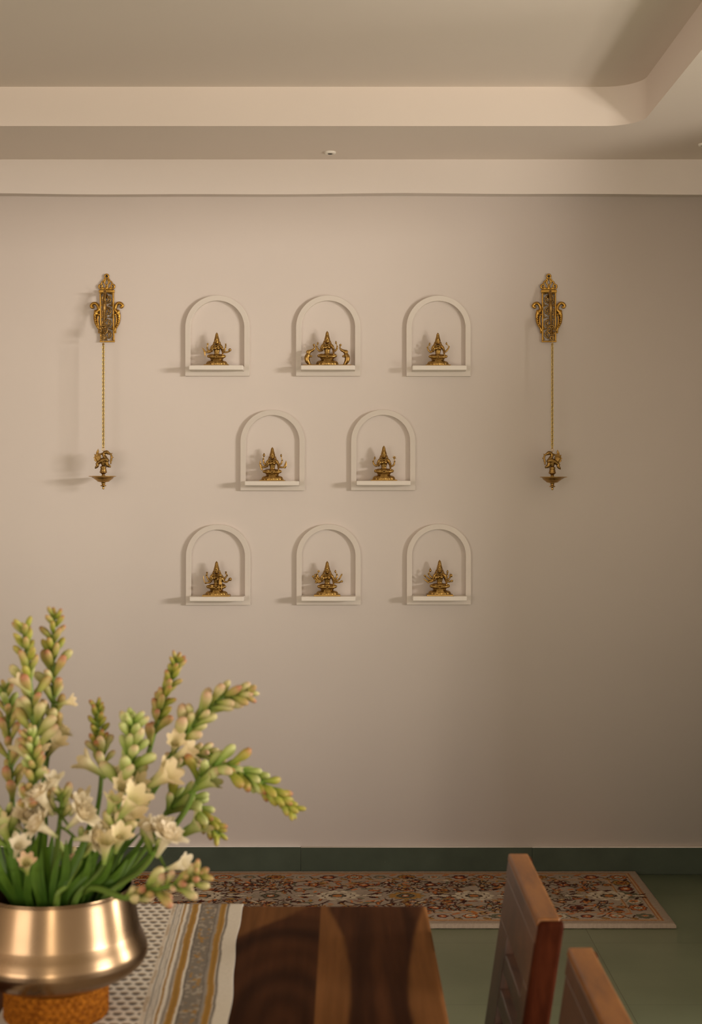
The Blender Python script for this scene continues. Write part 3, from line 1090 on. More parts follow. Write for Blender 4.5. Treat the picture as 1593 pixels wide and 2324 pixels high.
def hanging_lamp(label, X, mir, ztop, zbot_chain, zbase):
    """hangs from the bracket's arm; mir=+1 bird's tail at the left"""
    y = -0.100
    t = thing('hanging_oil_lamp', label, 'oil lamp', (X, y, zbase), 'pair of hanging brass oil lamps')

    def fin(pname, bm, vox, mat, sm=0):
        me = fuse(pname, bm, vox, sm, mat)
        return obj(pname, me, mat, t, world=False)
    # hook
    z0, z1 = ztop - zbase, zbot_chain - zbase
    bm = NB()
    tube(bm, [(0, 0.004, z0 + 0.002), (0, 0.006, z0 + 0.010), (0, 0, z0 + 0.0145), (0, -0.006, z0 + 0.010), (0, -0.003, z0), (0, 0, z0 - 0.014)], 0.0016, 8)
    tube(bm, [(0.004 * math.cos(a * PI / 6), 0, z0 - 0.016 + 0.004 * math.sin(a * PI / 6)) for a in range(13)], 0.0014, 8, 0, cap=False)
    obj('hook', bm, M_BRASS_D, t, world=False)
    # chain of curb links
    bm = NB()
    zt, zb = z0 - 0.017, z1 + 0.002
    nl = 50
    for i in range(nl):
        zc = zt + (zb - zt) * (i + 0.5) / nl
        f = i / nl
        ang = math.radians(38) * (1 if i % 2 else -1) + (0.5 * f - 0.25)
        R_ = Matrix.Rotation(ang, 3, 'Z')
        L, Wd = 0.0068, 0.0042
        pts = []
        for j in range(13):
            a = 2 * PI * j / 12
            v = R_ @ Vector((math.cos(a) * Wd, 0, math.sin(a) * L))
            pts.append(v + Vector((0, 0, zc)))
        tube(bm, pts, 0.00165, 6, 0, cap=False)
    ch = obj('chain', bm, M_CHAIN, t, world=False)
    ch['label'] = 'yellow brass curb chain'
    # small ring on top of the bird
    bm = NB()
    tube(bm, [(0.0042 * math.cos(a * PI / 8), 0, z1 - 0.006 + 0.0085 * math.sin(a * PI / 8)) for a in range(17)], 0.0013, 8, 0, cap=False)
    obj('ring', bm, M_BRASS, t, world=False)
    # turned stem, bowl and finial
    bm = NB()
    prof = [(0.0, 0.0), (0.0035, 0.001), (0.0050, 0.005), (0.0035, 0.009), (0.0045, 0.0115), (0.0125, 0.0145), (0.0125, 0.0165), (0.006, 0.019), (0.0078, 0.0245), (0.0078, 0.028), (0.012, 0.0305)]
    lathe(bm, prof, seg=28)
    obj('finial', bm, M_BRASS, t, world=False)
    bm = NB()
    bowl = [(0.0115, 0.0295), (0.024, 0.0325), (0.026, 0.0355), (0.029, 0.0375), (0.0385, 0.0445), (0.043, 0.051), (0.0525, 0.0535), (0.0535, 0.0548), (0.050, 0.0556), (0.041, 0.0535), (0.034, 0.046), (0.020, 0.040), (0.0, 0.039)]

    def lip(r_, z, a):
        if r_ > 0.04:
            da = abs(((a - (PI if mir > 0 else 0)) + PI) % (2 * PI) - PI)
            k_ = max(0.0, 1 - da / 0.35) ** 1.5
            m5 = 0.03 * abs(math.sin(a * 2.5))
            return r_ * (1 + 0.17 * k_ - m5)
        return r_
    lathe(bm, bowl, seg=72, fn=lip)
    obj('bowl', bm, M_BRASS, t, world=False)
    bm = NB()
    stem = [(0.008, 0.039), (0.0105, 0.050), (0.0095, 0.055), (0.0058, 0.060), (0.0065, 0.0635), (0.0155, 0.0705), (0.0148, 0.0735), (0.0125, 0.0765), (0.0135, 0.0785), (0.0122, 0.083), (0.0108, 0.0865), (0.0128, 0.0895), (0.0128, 0.0935), (0.0075, 0.0965), (0.007, 0.100)]
    lathe(bm, stem, seg=28)
    obj('stem', bm, M_BRASS_D, t, world=False)
    # bird with raised flame tail
    bm = NB()
    m = mir

    def q(x, z, yy=0.0):
        return (m * x, yy, z)
    tube(bm, [q(-0.026, 0.1055), q(-0.010, 0.116), q(0.006, 0.122), q(0.020, 0.118)], [0.006, 0.010, 0.012, 0.008], 12)
    tube(bm, [q(0.000, 0.100), q(0.002, 0.112)], [0.009, 0.012], 12, 2)
    tube(bm, [q(0.014, 0.118), q(0.008, 0.130), q(0.002, 0.140), q(0.004, 0.150), q(0.014, 0.153), q(0.022, 0.148)], [0.010, 0.0085, 0.007, 0.007, 0.0085, 0.006], 12)
    tube(bm, [q(0.020, 0.150), q(0.030, 0.144), q(0.034, 0.132), q(0.031, 0.120), q(0.030, 0.106)], [0.006, 0.004, 0.0045, 0.0045, 0.003], 10)
    for x, z, dx, dz in ((0.031, 0.144, 0.006, 0.006), (0.035, 0.131, 0.007, 0.001), (0.033, 0.121, 0.004, -0.002), (0.029, 0.106, 0.004, 0.001)):
        tube(bm, [q(x, z), q(x + dx, z + dz)], [0.003, 0.0012], 8, 2)
    tube(bm, [q(0.012, 0.112), q(0.017, 0.100), q(0.026, 0.095), q(0.029, 0.091)], [0.009, 0.008, 0.006, 0.002], 10)
    tube(bm, [q(-0.006, 0.144), q(0.002, 0.149)], [0.005, 0.006], 8, 2)
    tube(bm, [q(-0.026, 0.108), q(-0.024, 0.098), q(-0.030, 0.091), q(-0.034, 0.086)], [0.007, 0.0065, 0.0055, 0.002], 10)
    flame = [(-0.0215, 0.168), (-0.0185, 0.156), (-0.0205, 0.148), (-0.0125, 0.147), (-0.0145, 0.140), (-0.0080, 0.136), (-0.0100, 0.128), (-0.0150, 0.120), (-0.0240, 0.111), (-0.0300, 0.113),
             (-0.0385, 0.121), (-0.0345, 0.1245), (-0.0405, 0.132), (-0.0355, 0.1345), (-0.0375, 0.146), (-0.0305, 0.1425), (-0.0295, 0.153), (-0.0255, 0.160)]
    plate_shape(bm, [(m * x, z) for x, z in flame], -0.0032, 0.0032)
    for k_ in range(4):
        tube(bm, [q(-0.024 + 0.002 * k_, 0.118, -0.003), q(-0.030 + 0.006 * k_, 0.134, -0.004), q(-0.026 + 0.003 * k_, 0.150, -0.003)], [0.0022, 0.0026, 0.001], 6)
    tube(bm, [q(-0.016, 0.140), q(-0.010, 0.146), q(-0.004, 0.147)], [0.004, 0.0035, 0.004], 8)
    fin('bird', bm, 0.0009, M_BRASS_D, 0)
    return t


zbr = EYE - (775.5 - VY) * 5.895 / F
wall_bracket('brass pierced wall bracket at the left, with scrolls, holding a chain lamp', (241.8 - VX) * 5.897 / F, zbr, 1, -0.012)
wall_bracket('brass pierced wall bracket at the right, with scrolls, holding a chain lamp', (1245.3 - VX) * 5.897 / F, zbr, -1, -0.004)
dl = D - 0.1
hanging_lamp('brass bird oil lamp hanging on the left chain, casting a clear wall shadow', (234.5 - VX) * dl / F, 1, zbr + 0.000 - 0.004, EYE - (1016 - VY) * dl / F, EYE - (1110.8 - VY) * dl / F)
hanging_lamp('brass bird oil lamp hanging on the right chain, bird facing left', (1253.3 - VX) * dl / F, -1, zbr + 0.000 - 0.004, EYE - (1017.5 - VY) * dl / F, EYE - (1112.5 - VY) * dl / F)

# ================================================================= painted grids (rug, runner, table top)


def vnoise(x, y, seed=0):
    """smooth value noise on arrays"""
    rg = np.random.default_rng(seed)
    g = rg.random((128, 128))
    xi = np.floor(x).astype(int)
    yi = np.floor(y).astype(int)
    fx = x - xi
    fy = y - yi
    fx = fx * fx * (3 - 2 * fx)
    fy = fy * fy * (3 - 2 * fy)
    a = g[xi % 128, yi % 128]
    b = g[(xi + 1) % 128, yi % 128]
    c = g[xi % 128, (yi + 1) % 128]
    d = g[(xi + 1) % 128, (yi + 1) % 128]
    return (a * (1 - fx) + b * fx) * (1 - fy) + (c * (1 - fx) + d * fx) * fy


def fbm(x, y, seed=0, o=4):
    s = 0
    a = 0.5
    for i in range(o):
        s = s + a * vnoise(x * 2 ** i, y * 2 ** i, seed + i)
        a *= 0.5
    return s


def grid_mesh(name, Xg, Yg, Zg, col, thick=None):
    """Xg,Yg,Zg (ny,nx); closed underneath when thick is set"""
    ny, nx = Xg.shape
    co = np.stack([Xg, Yg, Zg], -1).reshape(-1, 3)
    idx = np.arange(ny * nx).reshape(ny, nx)
    quads = np.stack([idx[:-1, :-1], idx[:-1, 1:], idx[1:, 1:], idx[1:, :-1]], -1).reshape(-1, 4)
    cols = col.reshape(-1, 3)
    faces = quads
    if thick is not None:
        n0 = len(co)
        rim = np.concatenate([idx[0, :], idx[1:, -1], idx[-1, -2::-1], idx[-2:0:-1, 0]])
        low = co[rim].copy()
        low[:, 2] = low[:, 2] - thick
        m = len(rim)
        co = np.concatenate([co, low])
        cols = np.concatenate([cols, cols[rim]])
        a = rim
        b = np.roll(rim, -1)
        c = n0 + (np.arange(m) + 1) % m
        d = n0 + np.arange(m)
        faces = np.concatenate([quads, np.stack([b, a, d, c], -1)])
    me = bpy.data.meshes.new(name)
    me.from_pydata(co.tolist(), [], faces.tolist())
    at = me.color_attributes.new('dye', 'FLOAT_COLOR', 'POINT')
    buf = np.ones((len(co), 4), dtype=np.float32)
    buf[:, :3] = cols
    at.data.foreach_set('color', buf.ravel())
    for p in me.polygons:
        p.use_smooth = True
    me.update()
    return me


# ---- rug
RX0, RX1, RY0, RY1 = -1.27, 1.2125, -0.738, -0.016
st = 0.003
nx = int((RX1 - RX0) / st)
ny = int((RY1 - RY0) / st)
gx = np.linspace(RX0, RX1, nx)
gy = np.linspace(RY0, RY1, ny)
X, Y = np.meshgrid(gx, gy)
TAUPE = np.array((0.34, 0.265, 0.200))
IVORY = np.array((0.54, 0.45, 0.33))
BROWN = np.array((0.055, 0.020, 0.014))
RUST = np.array((0.46, 0.155, 0.050))
GOLD = np.array((0.36, 0.185, 0.050))
SAGE = np.array((0.135, 0.125, 0.080))
SAND = np.array((0.30, 0.215, 0.140))
WINE = np.array((0.15, 0.035, 0.025))
img = np.ones((ny, nx, 3)) * TAUPE
wx = X + 0.018 * (fbm(X * 17, Y * 17, 3) - 0.47) + 0.006 * (fbm(X * 60, Y * 60, 5) - 0.47)
wy = Y + 0.018 * (fbm(X * 17, Y * 17, 9) - 0.47) + 0.006 * (fbm(X * 60, Y * 60, 15) - 0.47)


def put_mask(m, c, a=1.0):
    m = np.clip(m, 0, 1)[..., None] * a
    img[:] = img * (1 - m) + c * m


def soft(dv, w=0.0025):
    return np.clip(0.5 - dv / w, 0, 1)


def local(cx, cy, pad):
    i0 = max(0, int((cx - pad - RX0) / st))
    i1 = min(nx, int((cx + pad - RX0) / st) + 1)
    j0 = max(0, int((cy - pad - RY0) / st))
    j1 = min(ny, int((cy + pad - RY0) / st) + 1)
    return slice(j0, j1), slice(i0, i1)


def stamp(cx, cy, pad, fn):
    js, is_ = local(cx, cy, pad)
    if js.stop <= js.start or is_.stop <= is_.start:
        return
    x = wx[js, is_] - cx
    y = wy[js, is_] - cy
    sub = img[js, is_]
    for m, c in fn(x, y):
        m = np.clip(m, 0, 1)[..., None]
        sub = sub * (1 - m) + c * m
    img[js, is_] = sub


def blossom(cx, cy, r_, lobes, c_out, c_fill, c_mid, c_core, rot=0.0, sq=1.0):
    def fn(x, y):
        y = y / sq
        rr = np.hypot(x, y)
        a = np.arctan2(y, x) + rot
        e = r_ * (0.80 + 0.20 * np.abs(np.cos(a * lobes / 2)))
        L = [(soft(rr - e), c_out), (soft(rr - e + 0.0055), c_fill)]
        e2 = r_ * 0.58 * (0.75 + 0.25 * np.abs(np.sin(a * lobes / 2)))
        L += [(soft(rr - e2), c_out if r_ > 0.035 else c_mid), (soft(rr - e2 + 0.005), c_mid), (soft(rr - r_ * 0.24), c_core)]
        return L
    stamp(cx, cy, r_ * 1.4 + 0.01, fn)


def leaf(cx, cy, L, w_, ang, c, out=None):
    ca, sa = math.cos(ang), math.sin(ang)

    def fn(x, y):
        u = x * ca + y * sa
        v = -x * sa + y * ca
        hw = w_ * np.sqrt(np.clip(1 - (u / L) ** 2, 0, 1)) * (1 + 0.25 * np.sin(u / L * 14))
        o = []
        if out is not None:
            o.append((soft(np.abs(v) - hw - 0.0035) * (np.abs(u) < L * 1.08), out))
        o.append((soft(np.abs(v) - hw) * (np.abs(u) < L), c))
        return o
    stamp(cx, cy, L * 1.2 + 0.01, fn)


def vine(pts, wd, c):
    pc = catmull([(x, y, 0) for x, y in pts], 10)
    for a, b in zip(pc, pc[1:]):
        mid = (a + b) / 2
        ln = (b - a).length

        def fn(x, y, a=a, b=b, mid=mid, ln=ln):
            px = x + mid.x - a.x
            py = y + mid.y - a.y
            dx, dy = b.x - a.x, b.y - a.y
            t_ = np.clip((px * dx + py * dy) / (ln * ln + 1e-12), 0, 1)
            return [(soft(np.hypot(px - dx * t_, py - dy * t_) - wd), c)]
        stamp(mid.x, mid.y, ln + wd + 0.006, fn)


# distance from the rug's edge
edge = np.minimum(np.minimum(X - RX0, RX1 - X), np.minimum(Y - RY0, RY1 - Y)) + 0.004 * (fbm(X * 14, Y * 14, 4) - 0.5)
put_mask(soft(np.abs(edge - 0.046) - 0.010), np.array((0.33, 0.14, 0.06)))
put_mask(soft(np.abs(edge - 0.0475) - 0.0035), np.array((0.46, 0.30, 0.16)))
put_mask(((edge > 0.056) & (edge < 0.138)).astype(float), TAUPE * 1.05)
put_mask(soft(np.abs(edge - 0.142) - 0.0055), np.array((0.36, 0.165, 0.065)))
put_mask(soft(np.abs(edge - 0.144) - 0.0022), np.array((0.47, 0.33, 0.2)))
rr_ = random.Random(4)
cy0 = (RY0 + RY1) / 2
cx0 = (RX0 + RX1) / 2
# border flowers along both long edges
cyc = [(SAGE * 0.8, SAGE, SAND, RUST), (BROWN, RUST, IVORY, SAGE), (BROWN, WINE, RUST, IVORY), (SAGE, IVORY, RUST, SAGE), (BROWN, GOLD, RUST, BROWN)]
kk = 0
xx = RX1 - 0.095
while xx > RX0 + 0.05:
    for yb in (RY0 + 0.097, RY1 - 0.097):
        c = cyc[(kk + (1 if yb > cy0 else 0)) % 5]
        rad = (0.040, 0.034, 0.026, 0.042, 0.028)[kk % 5]
        blossom(xx, yb, rad, (8, 6, 5, 10, 6)[kk % 5], *c, sq=0.82)
        q1, q2 = rr_.uniform(-0.02, 0.02), rr_.uniform(-0.025, 0.025)
        vine([(xx - 0.075, yb + q1), (xx - 0.055, yb + q2), (xx - 0.036, yb - q1)], 0.0024, BROWN)
        leaf(xx - 0.055, yb + 0.026, 0.018, 0.007, 0.5, RUST)
        leaf(xx - 0.048, yb - 0.028, 0.016, 0.006, -0.6, GOLD, BROWN)
    kk += 1
    xx -= 0.108
for s in range(5):
    yy_ = RY0 + 0.20 + s * 0.085
    for xb in (RX1 - 0.097, RX0 + 0.097):
        c = cyc[(s * 2 + 1) % 5]
        blossom(xb, yy_, 0.034 if s % 2 else 0.040, 8, *c)
        leaf(xb + 0.02, yy_ + 0.04, 0.018, 0.007, 1.0, BROWN)
        leaf(xb - 0.02, yy_ + 0.045, 0.016, 0.008, -0.8, SAGE)
# field: mirrored vines, palmettes and small blossoms
for sx in (-1, 1):
    for sy in (-1, 1):
        for q in range(4):
            bx = cx0 + sx * (0.10 + q * 0.27)

            def pt(dx, dy):
                return (bx + sx * dx, cy0 + sy * dy)
            vine([pt(-0.10, 0.03), pt(-0.02, 0.12), pt(0.07, 0.13), pt(0.13, 0.06), pt(0.20, 0.02)], 0.0032, BROWN)
            vine([pt(0.07, 0.13), pt(0.10, 0.18), pt(0.17, 0.19)], 0.0028, BROWN)
            vine([pt(-0.02, 0.12), pt(-0.05, 0.17), pt(-0.01, 0.20)], 0.0028, BROWN)
            for dx, dy, r_, lb, c in ((0.0, 0.155, 0.030, 6, cyc[2]), (0.10, 0.185, 0.026, 6, cyc[1]), (0.17, 0.15, 0.022, 5, cyc[4]), (0.05, 0.075, 0.024, 6, cyc[4 if q % 2 else 1])):
                x_, y_ = pt(dx, dy)
                blossom(x_, y_, r_, lb, *c, rot=q * 0.6, sq=0.85)
            for w_i in range(38):
                dx = rr_.uniform(-0.12, 0.18)
                dy = rr_.uniform(0.02, 0.215)
                x_, y_ = pt(dx, dy)
                leaf(x_, y_, rr_.uniform(0.009, 0.022), rr_.uniform(0.003, 0.007), rr_.uniform(0, PI), (RUST, GOLD, SAGE, BROWN, WINE, RUST * 1.1)[w_i % 6], BROWN if w_i % 3 == 0 else None)
for q in range(95):
    ax_, ay_ = rr_.uniform(0.02, 1.06), rr_.uniform(0.03, 0.215)
    an_ = rr_.uniform(0, 2 * PI)
    L_ = rr_.uniform(0.018, 0.045)
    c1, c2 = rr_.choice((RUST, GOLD, SAGE, IVORY, WINE, SAND)), rr_.choice((RUST, BROWN, SAGE, GOLD))
    kind_ = rr_.random()
    for sx in (-1, 1):
        for sy in (-1, 1):
            bx, by = cx0 + sx * ax_, cy0 + sy * ay_
            dx_, dy_ = sx * math.cos(an_) * L_, sy * math.sin(an_) * L_
            vine([(bx - dx_, by - dy_), (bx + dy_ * 0.35, by - dx_ * 0.35), (bx + dx_, by + dy_)], 0.0021, BROWN)
            if kind_ < 0.55:
                blossom(bx + dx_, by + dy_, 0.010 + L_ * 0.22, 5, BROWN, c1, c2, IVORY, rot=an_, sq=0.8)
            else:
                leaf(bx + dx_ * 0.9, by + dy_ * 0.9, 0.013 + L_ * 0.2, 0.006, math.atan2(dy_, dx_), c1, c2 if kind_ > 0.8 else None)
            leaf(bx - dx_ * 0.6, by + dy_ * 0.5, 0.011, 0.0045, math.atan2(dy_, -dx_) + 0.6, c2)
for q in range(-4, 5):
    x_ = cx0 + q * 0.265
    big = q % 2 == 0
    if big:
        blossom(x_, cy0, 0.085, 10, IVORY, IVORY * 1.02, BROWN, IVORY, sq=0.8)
        blossom(x_, cy0, 0.066, 8, BROWN, IVORY, SAGE, RUST, sq=0.75)
        blossom(x_, cy0, 0.034, 6, BROWN, SAGE, RUST, GOLD, sq=0.9)
    else:
        blossom(x_, cy0, 0.078, 12, SAGE * 1.35, GOLD if q % 4 == 1 else TAUPE * 0.95, SAGE, IVORY, sq=0.7)
        blossom(x_, cy0, 0.036, 6, BROWN, SAGE, RUST, IVORY)
    for s in (-1, 1):
        leaf(x_ + s * 0.115, cy0, 0.022, 0.010, 0, IVORY, BROWN)
        leaf(x_ + s * 0.13, cy0 + 0.02, 0.02, 0.006, 0.6, BROWN)
        leaf(x_ + s * 0.13, cy0 - 0.02, 0.02, 0.006, -0.6, BROWN)
img *= (0.86 + 0.28 * fbm(X * 120, Y * 120, 21, 2))[..., None]
img *= (0.9 + 0.2 * fbm(X * 9, Y * 40, 31, 3))[..., None]
put_mask(soft(edge - 0.024, 0.006), TAUPE * 0.92)
img *= (0.84 + 0.32 * fbm(X * 260, Y * 260, 41, 1))[..., None]
e0 = np.minimum(np.minimum(X - RX0, RX1 - X), np.minimum(Y - RY0, RY1 - Y))
rnd = np.clip(1 - e0 / 0.010, 0, 1)
Zr = 0.017 - 0.006 * rnd ** 2 + 0.0016 * (fbm(X * 200, Y * 200, 51, 2) - 0.5) + 0.0012 * (img.mean(-1) > 0.17)
jx = 0.0022 * (fbm(X * 150, Y * 150, 61, 2) - 0.5)
me = grid_mesh('runner_rug', X + jx, Y + jx * 0.7, Zr, np.clip(img, 0.008, 1), thick=0.0105)
M_RUG = attr_mat('tufted_wool', 0.95, 0.05, (420, 0.5, 0.004))
rug = obj('runner_rug', me, M_RUG, loc=(cx0, cy0, 0.0))
zmin = min(v.co.z for v in me.vertices)
tag(rug, 'long taupe floral runner rug on the green floor along the skirting', 'rug')

# ---- table
TZ = 0.760
TXR, TXL = 0.1656, -0.934
TYF, TYN = -D + 2.880, -D + 2.880 - 1.85
st = 0.004
nx = int((TXR - TXL) / st)
ny = int((TYF - TYN) / st)
gx = np.linspace(TXL, TXR, nx)
gy = np.linspace(TYN, TYF, ny)
X, Y = np.meshgrid(gx, gy)
dd = Y + D
HEART = np.array((0.042, 0.0165, 0.0085))
HEART2 = np.array((0.090, 0.034, 0.0145))
SAP = np.array((0.195, 0.084, 0.030))


def bound(ds, xs):
    o = np.argsort(ds)
    return np.interp(dd, np.array(ds)[o], np.array(xs)[o])


wob = 0.012 * (fbm(X * 5 + 3, Y * 3, 70) - 0.45) + 0.003 * (fbm(X * 30, Y * 12, 71) - 0.5)
lb = bound([2.90, 2.848, 2.68, 2.496, 2.333, 2.243, 1.9, 1.5, 1.0], [-0.036, -0.032, -0.003, 0.009, 0.009, 0.005, -0.01, 0.0, 0.0]) + wob * 0.6
rb = bound([2.90, 2.848, 2.68, 2.496, 2.333, 2.243, 1.9, 1.5, 1.0], [0.160, 0.154, 0.130, 0.112, 0.106, 0.110, 0.13, 0.12, 0.1]) + wob * 0.6
g1 = fbm(X * 46 + 2 * fbm(X * 4, Y * 2, 80), Y * 2.2, 81)
g2 = fbm(X * 150, Y * 5, 83, 3)
heart = HEART + (HEART2 - HEART) * np.clip((g1 - 0.30) * 2.4, 0, 1)[..., None]
sap = SAP * (0.72 + 0.5 * g1)[..., None]
img = heart.copy()


def mixin(mask, c):
    global img
    m = np.clip(mask, 0, 1)[..., None]
    img = img * (1 - m) + c * m


def sstep(v, w_):
    t_ = np.clip(v / w_ * 0.5 + 0.5, 0, 1)
    return t_ * t_ * (3 - 2 * t_)


seam = -0.050
rightp = X > seam
mixin(rightp * (sstep(lb - X, 0.006)), sap)
mixin(rightp * (sstep(X - rb, 0.006)), sap)
# left plank: cathedral rings and a pale far corner
ring_d = np.hypot((X + 0.100) * 1.0, (dd - 2.25) * 0.36 * (1 + 0.0 * X)) + 0.03 * (fbm(X * 6, Y * 4, 90) - 0.5)
ringv = 0.5 + 0.5 * np.sin(ring_d * 150)
ringv2 = 0.5 + 0.5 * np.sin(ring_d * 61 + 1)
leftc = HEART * 0.72 + (HEART2 * 0.95 - HEART * 0.72) * (np.clip(0.05 + 0.35 * ringv + 0.75 * ringv2 * np.clip(ring_d * 6, 0.3, 1), 0, 1))[..., None]
leftp = (X <= seam) & (X > -0.36)
mixin(leftp.astype(float), leftc)
sb = bound([2.90, 2.86, 2.80, 2.74, 2.68, 2.60, 1.0], [-0.070, -0.086, -0.120, -0.165, -0.204, -0.25, -0.40]) + wob
mixin(leftp * sstep(sb - X, 0.014), sap * 0.85)
far3 = X <= -0.36
mixin(far3.astype(float), heart * 1.3)
img *= (0.84 + 0.32 * g2)[..., None]
mixin(np.clip(1 - np.abs(X - seam) / 0.002, 0, 1) * 0.55, HEART * 0.6)
mixin(np.clip(1 - np.abs(X + 0.36) / 0.002, 0, 1) * 0.55, HEART * 0.6)
troot = thing('dining_table', 'dark brown wooden dining table with pale sapwood streaks, under the vase', 'table', ((TXL + TXR) / 2, (TYF + TYN) / 2, 0))
e0 = np.minimum(np.minimum(X - TXL, TXR - X), np.minimum(Y - TYN, TYF - Y))
Zt = TZ - 0.004 * np.clip(1 - e0 / 0.006, 0, 1) ** 2
me = grid_mesh('tabletop', X, Y, Zt, np.clip(img, 0.004, 1), thick=0.028)
M_TOP = attr_mat('walnut_top', 0.5, 0.10, (60, 0.04, 0.002), (1, 0.1, 1), coat=0.0, grain=(55, (1, 0.06, 1), 0.86, 1.12))
obj('tabletop', me, M_TOP, troot)
bm = NB()
box(bm, (TXL + 0.07, TYN + 0.07, TZ - 0.11), (TXR - 0.07, TYF - 0.07, TZ - 0.029))
obj('apron', bm, M_LEGWOOD, troot, bevel=0.003)
for lx in (TXL + 0.09, TXR - 0.09):
    for ly in (TYN + 0.09, TYF - 0.09):
        bm = NB()
        box(bm, (lx - 0.032, ly - 0.032, 0), (lx + 0.032, ly + 0.032, TZ - 0.1))
        obj('leg', bm, M_LEGWOOD, troot, bevel=0.004)

# ---- table runner
RUN_L = 1.95
RW = 0.370
st = 0.0016
nx = int(RW / st)
nyv = int(RUN_L / 0.0022)
U = np.linspace(0, RW, nx)          # 0 at the right edge
S = np.linspace(0, RUN_L, nyv)      # 0 at the far hanging end
UU, SS = np.meshgrid(U, S)
DROP = 0.12
WHITE_ = np.array((0.82, 0.76, 0.68))
GREY_ = np.array((0.155, 0.135, 0.125))
LGREY = np.array((0.33, 0.29, 0.255))
OCH = np.array((0.42, 0.235, 0.060))
TAN = np.array((0.44, 0.31, 0.18))
img = np.ones((nyv, nx, 3)) * WHITE_
uw = UU + 0.0016 * (fbm(UU * 40, SS * 30, 101) - 0.5) * 2


def stripe(a, b, c, al=1.0):
    m = np.clip(np.minimum(uw - a, b - uw) / 0.0012 + 0.5, 0, 1)[..., None] * al
    img[:] = img * (1 - m) + c * m


for side in (0, 1):
    if side:
        uw = (RW - UU) + 0.0016 * (fbm(UU * 40, SS * 30, 102) - 0.5) * 2
    stripe(0.026, 0.031, LGREY)
    stripe(0.0275, 0.0295, GREY_)
    stripe(0.032, 0.044, OCH)
    stripe(0.0365, 0.0385, OCH * 0.72)
    stripe(0.044, 0.049, LGREY)
    stripe(0.049, 0.083, np.array((0.24, 0.21, 0.18)))
    b = fbm(UU * 170, SS * 110, 105, 2)
    inb = ((uw > 0.051) & (uw < 0.081)).astype(float)
    m = (np.clip((b - 0.44) * 12, 0, 1) * inb)[..., None]
    img[:] = img * (1 - m) + np.array((0.44, 0.38, 0.31)) * m
    b = fbm(UU * 120 + 9, SS * 80 + 3, 107, 2)
    m = (np.clip((b - 0.46) * 12, 0, 1) * ((uw > 0.054) & (uw < 0.076)))[..., None] * 0.85
    img[:] = img * (1 - m) + OCH * m
    stripe(0.049, 0.0508, GREY_)
    stripe(0.0815, 0.0838, GREY_ * 0.8)
    stripe(0.088, 0.101, OCH)
    stripe(0.0935, 0.0955, OCH * 0.7)
    stripe(0.102, 0.108, LGREY)
    stripe(0.1135, 0.1175, OCH * 0.95)
    stripe(0.121, 0.1235, GREY_, 0.8)
    stripe(0.126, 0.1275, LGREY)
    stripe(0.130, 0.1335, GREY_, 0.7)
    tk = (np.sin(SS * 2 * PI / 0.0065) > 0)
    m = (((uw > 0.135) & (uw < 0.1415)) & tk).astype(float)[..., None]
    img[:] = img * (1 - m) + TAN * m
uw = np.minimum(UU, RW - UU)
# block-printed leaf motifs in the field
px_, py_ = 0.0200, 0.0460
row = np.floor(SS / (py_ / 2))
ou = (UU + (row % 2) * px_ / 2) / px_
fu = (ou - np.floor(ou) - 0.5) * px_
fs = (SS / (py_ / 2) - row - 0.5) * (py_ / 2)
field = (uw > 0.143)
curve = fs + 55 * fu * fu - 0.0030
m = np.clip((0.0058 * (1 - (fu / 0.0088) ** 2) - np.abs(curve)) / 0.0012 + 0.5, 0, 1) * field * (np.abs(fu) < 0.0088)
m2 = np.clip((0.0038 * (1 - ((fu - 0.001) / 0.0080) ** 2) - np.abs(curve + 0.0070)) / 0.0012 + 0.5, 0, 1) * field * (np.abs(fu) < 0.0080)
m2 = m2[..., None] * 0.75
m = m[..., None] * 0.9
img = img * (1 - m2) + np.array((0.40, 0.265, 0.125)) * m2
img = img * (1 - m) + GREY_ * 0.75 * m
img *= (0.88 + 0.24 * fbm(UU * 420, SS * 420, 110, 1))[..., None]
rib = (0.94 + 0.06 * np.sin(SS * 2 * PI / 0.0046))[..., None]
edgeb = (uw < 0.026)[..., None]
img = np.where(edgeb, img * rib, img)
# where the cloth lies: hangs over the far end, flat on the top, wavy right hem
ylong = TYF + 0.004
along = SS - DROP
Yr = np.where(along < 0, ylong + 0.002, ylong - along)
Zr = np.where(along < 0, TZ + 0.003 + along, TZ + 0.0026)
br_ = np.clip(1 - np.abs(along) / 0.006, 0, 1)
Zr = Zr - 0.0 * br_
hem = 0.0026 * np.sin(SS * 11 + 0.6) + 0.0010 * np.sin(SS * 31)
drift = (SS - DROP) * 0.036
Xr = -0.2106 + drift + hem * np.clip(1 - UU / 0.12, 0, 1) - UU
Zr = Zr + np.where(along > 0.004, (0.0018 * np.clip(1 - UU / 0.05, 0, 1) * (1 + np.sin(SS * 11 + 2.2))), 0)
me = grid_mesh('table_runner', Xr, Yr, Zr, np.clip(img, 0.01, 1))
M_RUN = attr_mat('printed_cotton', 0.9, 0.1, (600, 0.3, 0.001))
trn = obj('table_runner', me, M_RUN, loc=(-0.38, (TYF + TYN) / 2, TZ))
tag(trn, 'white block-printed table runner with grey and ochre border stripes, under the vase', 'table runner')
sol = trn.modifiers.new('cloth', 'SOLIDIFY')
sol.thickness = 0.0012
sol.offset = -1

# ================================================================= chairs


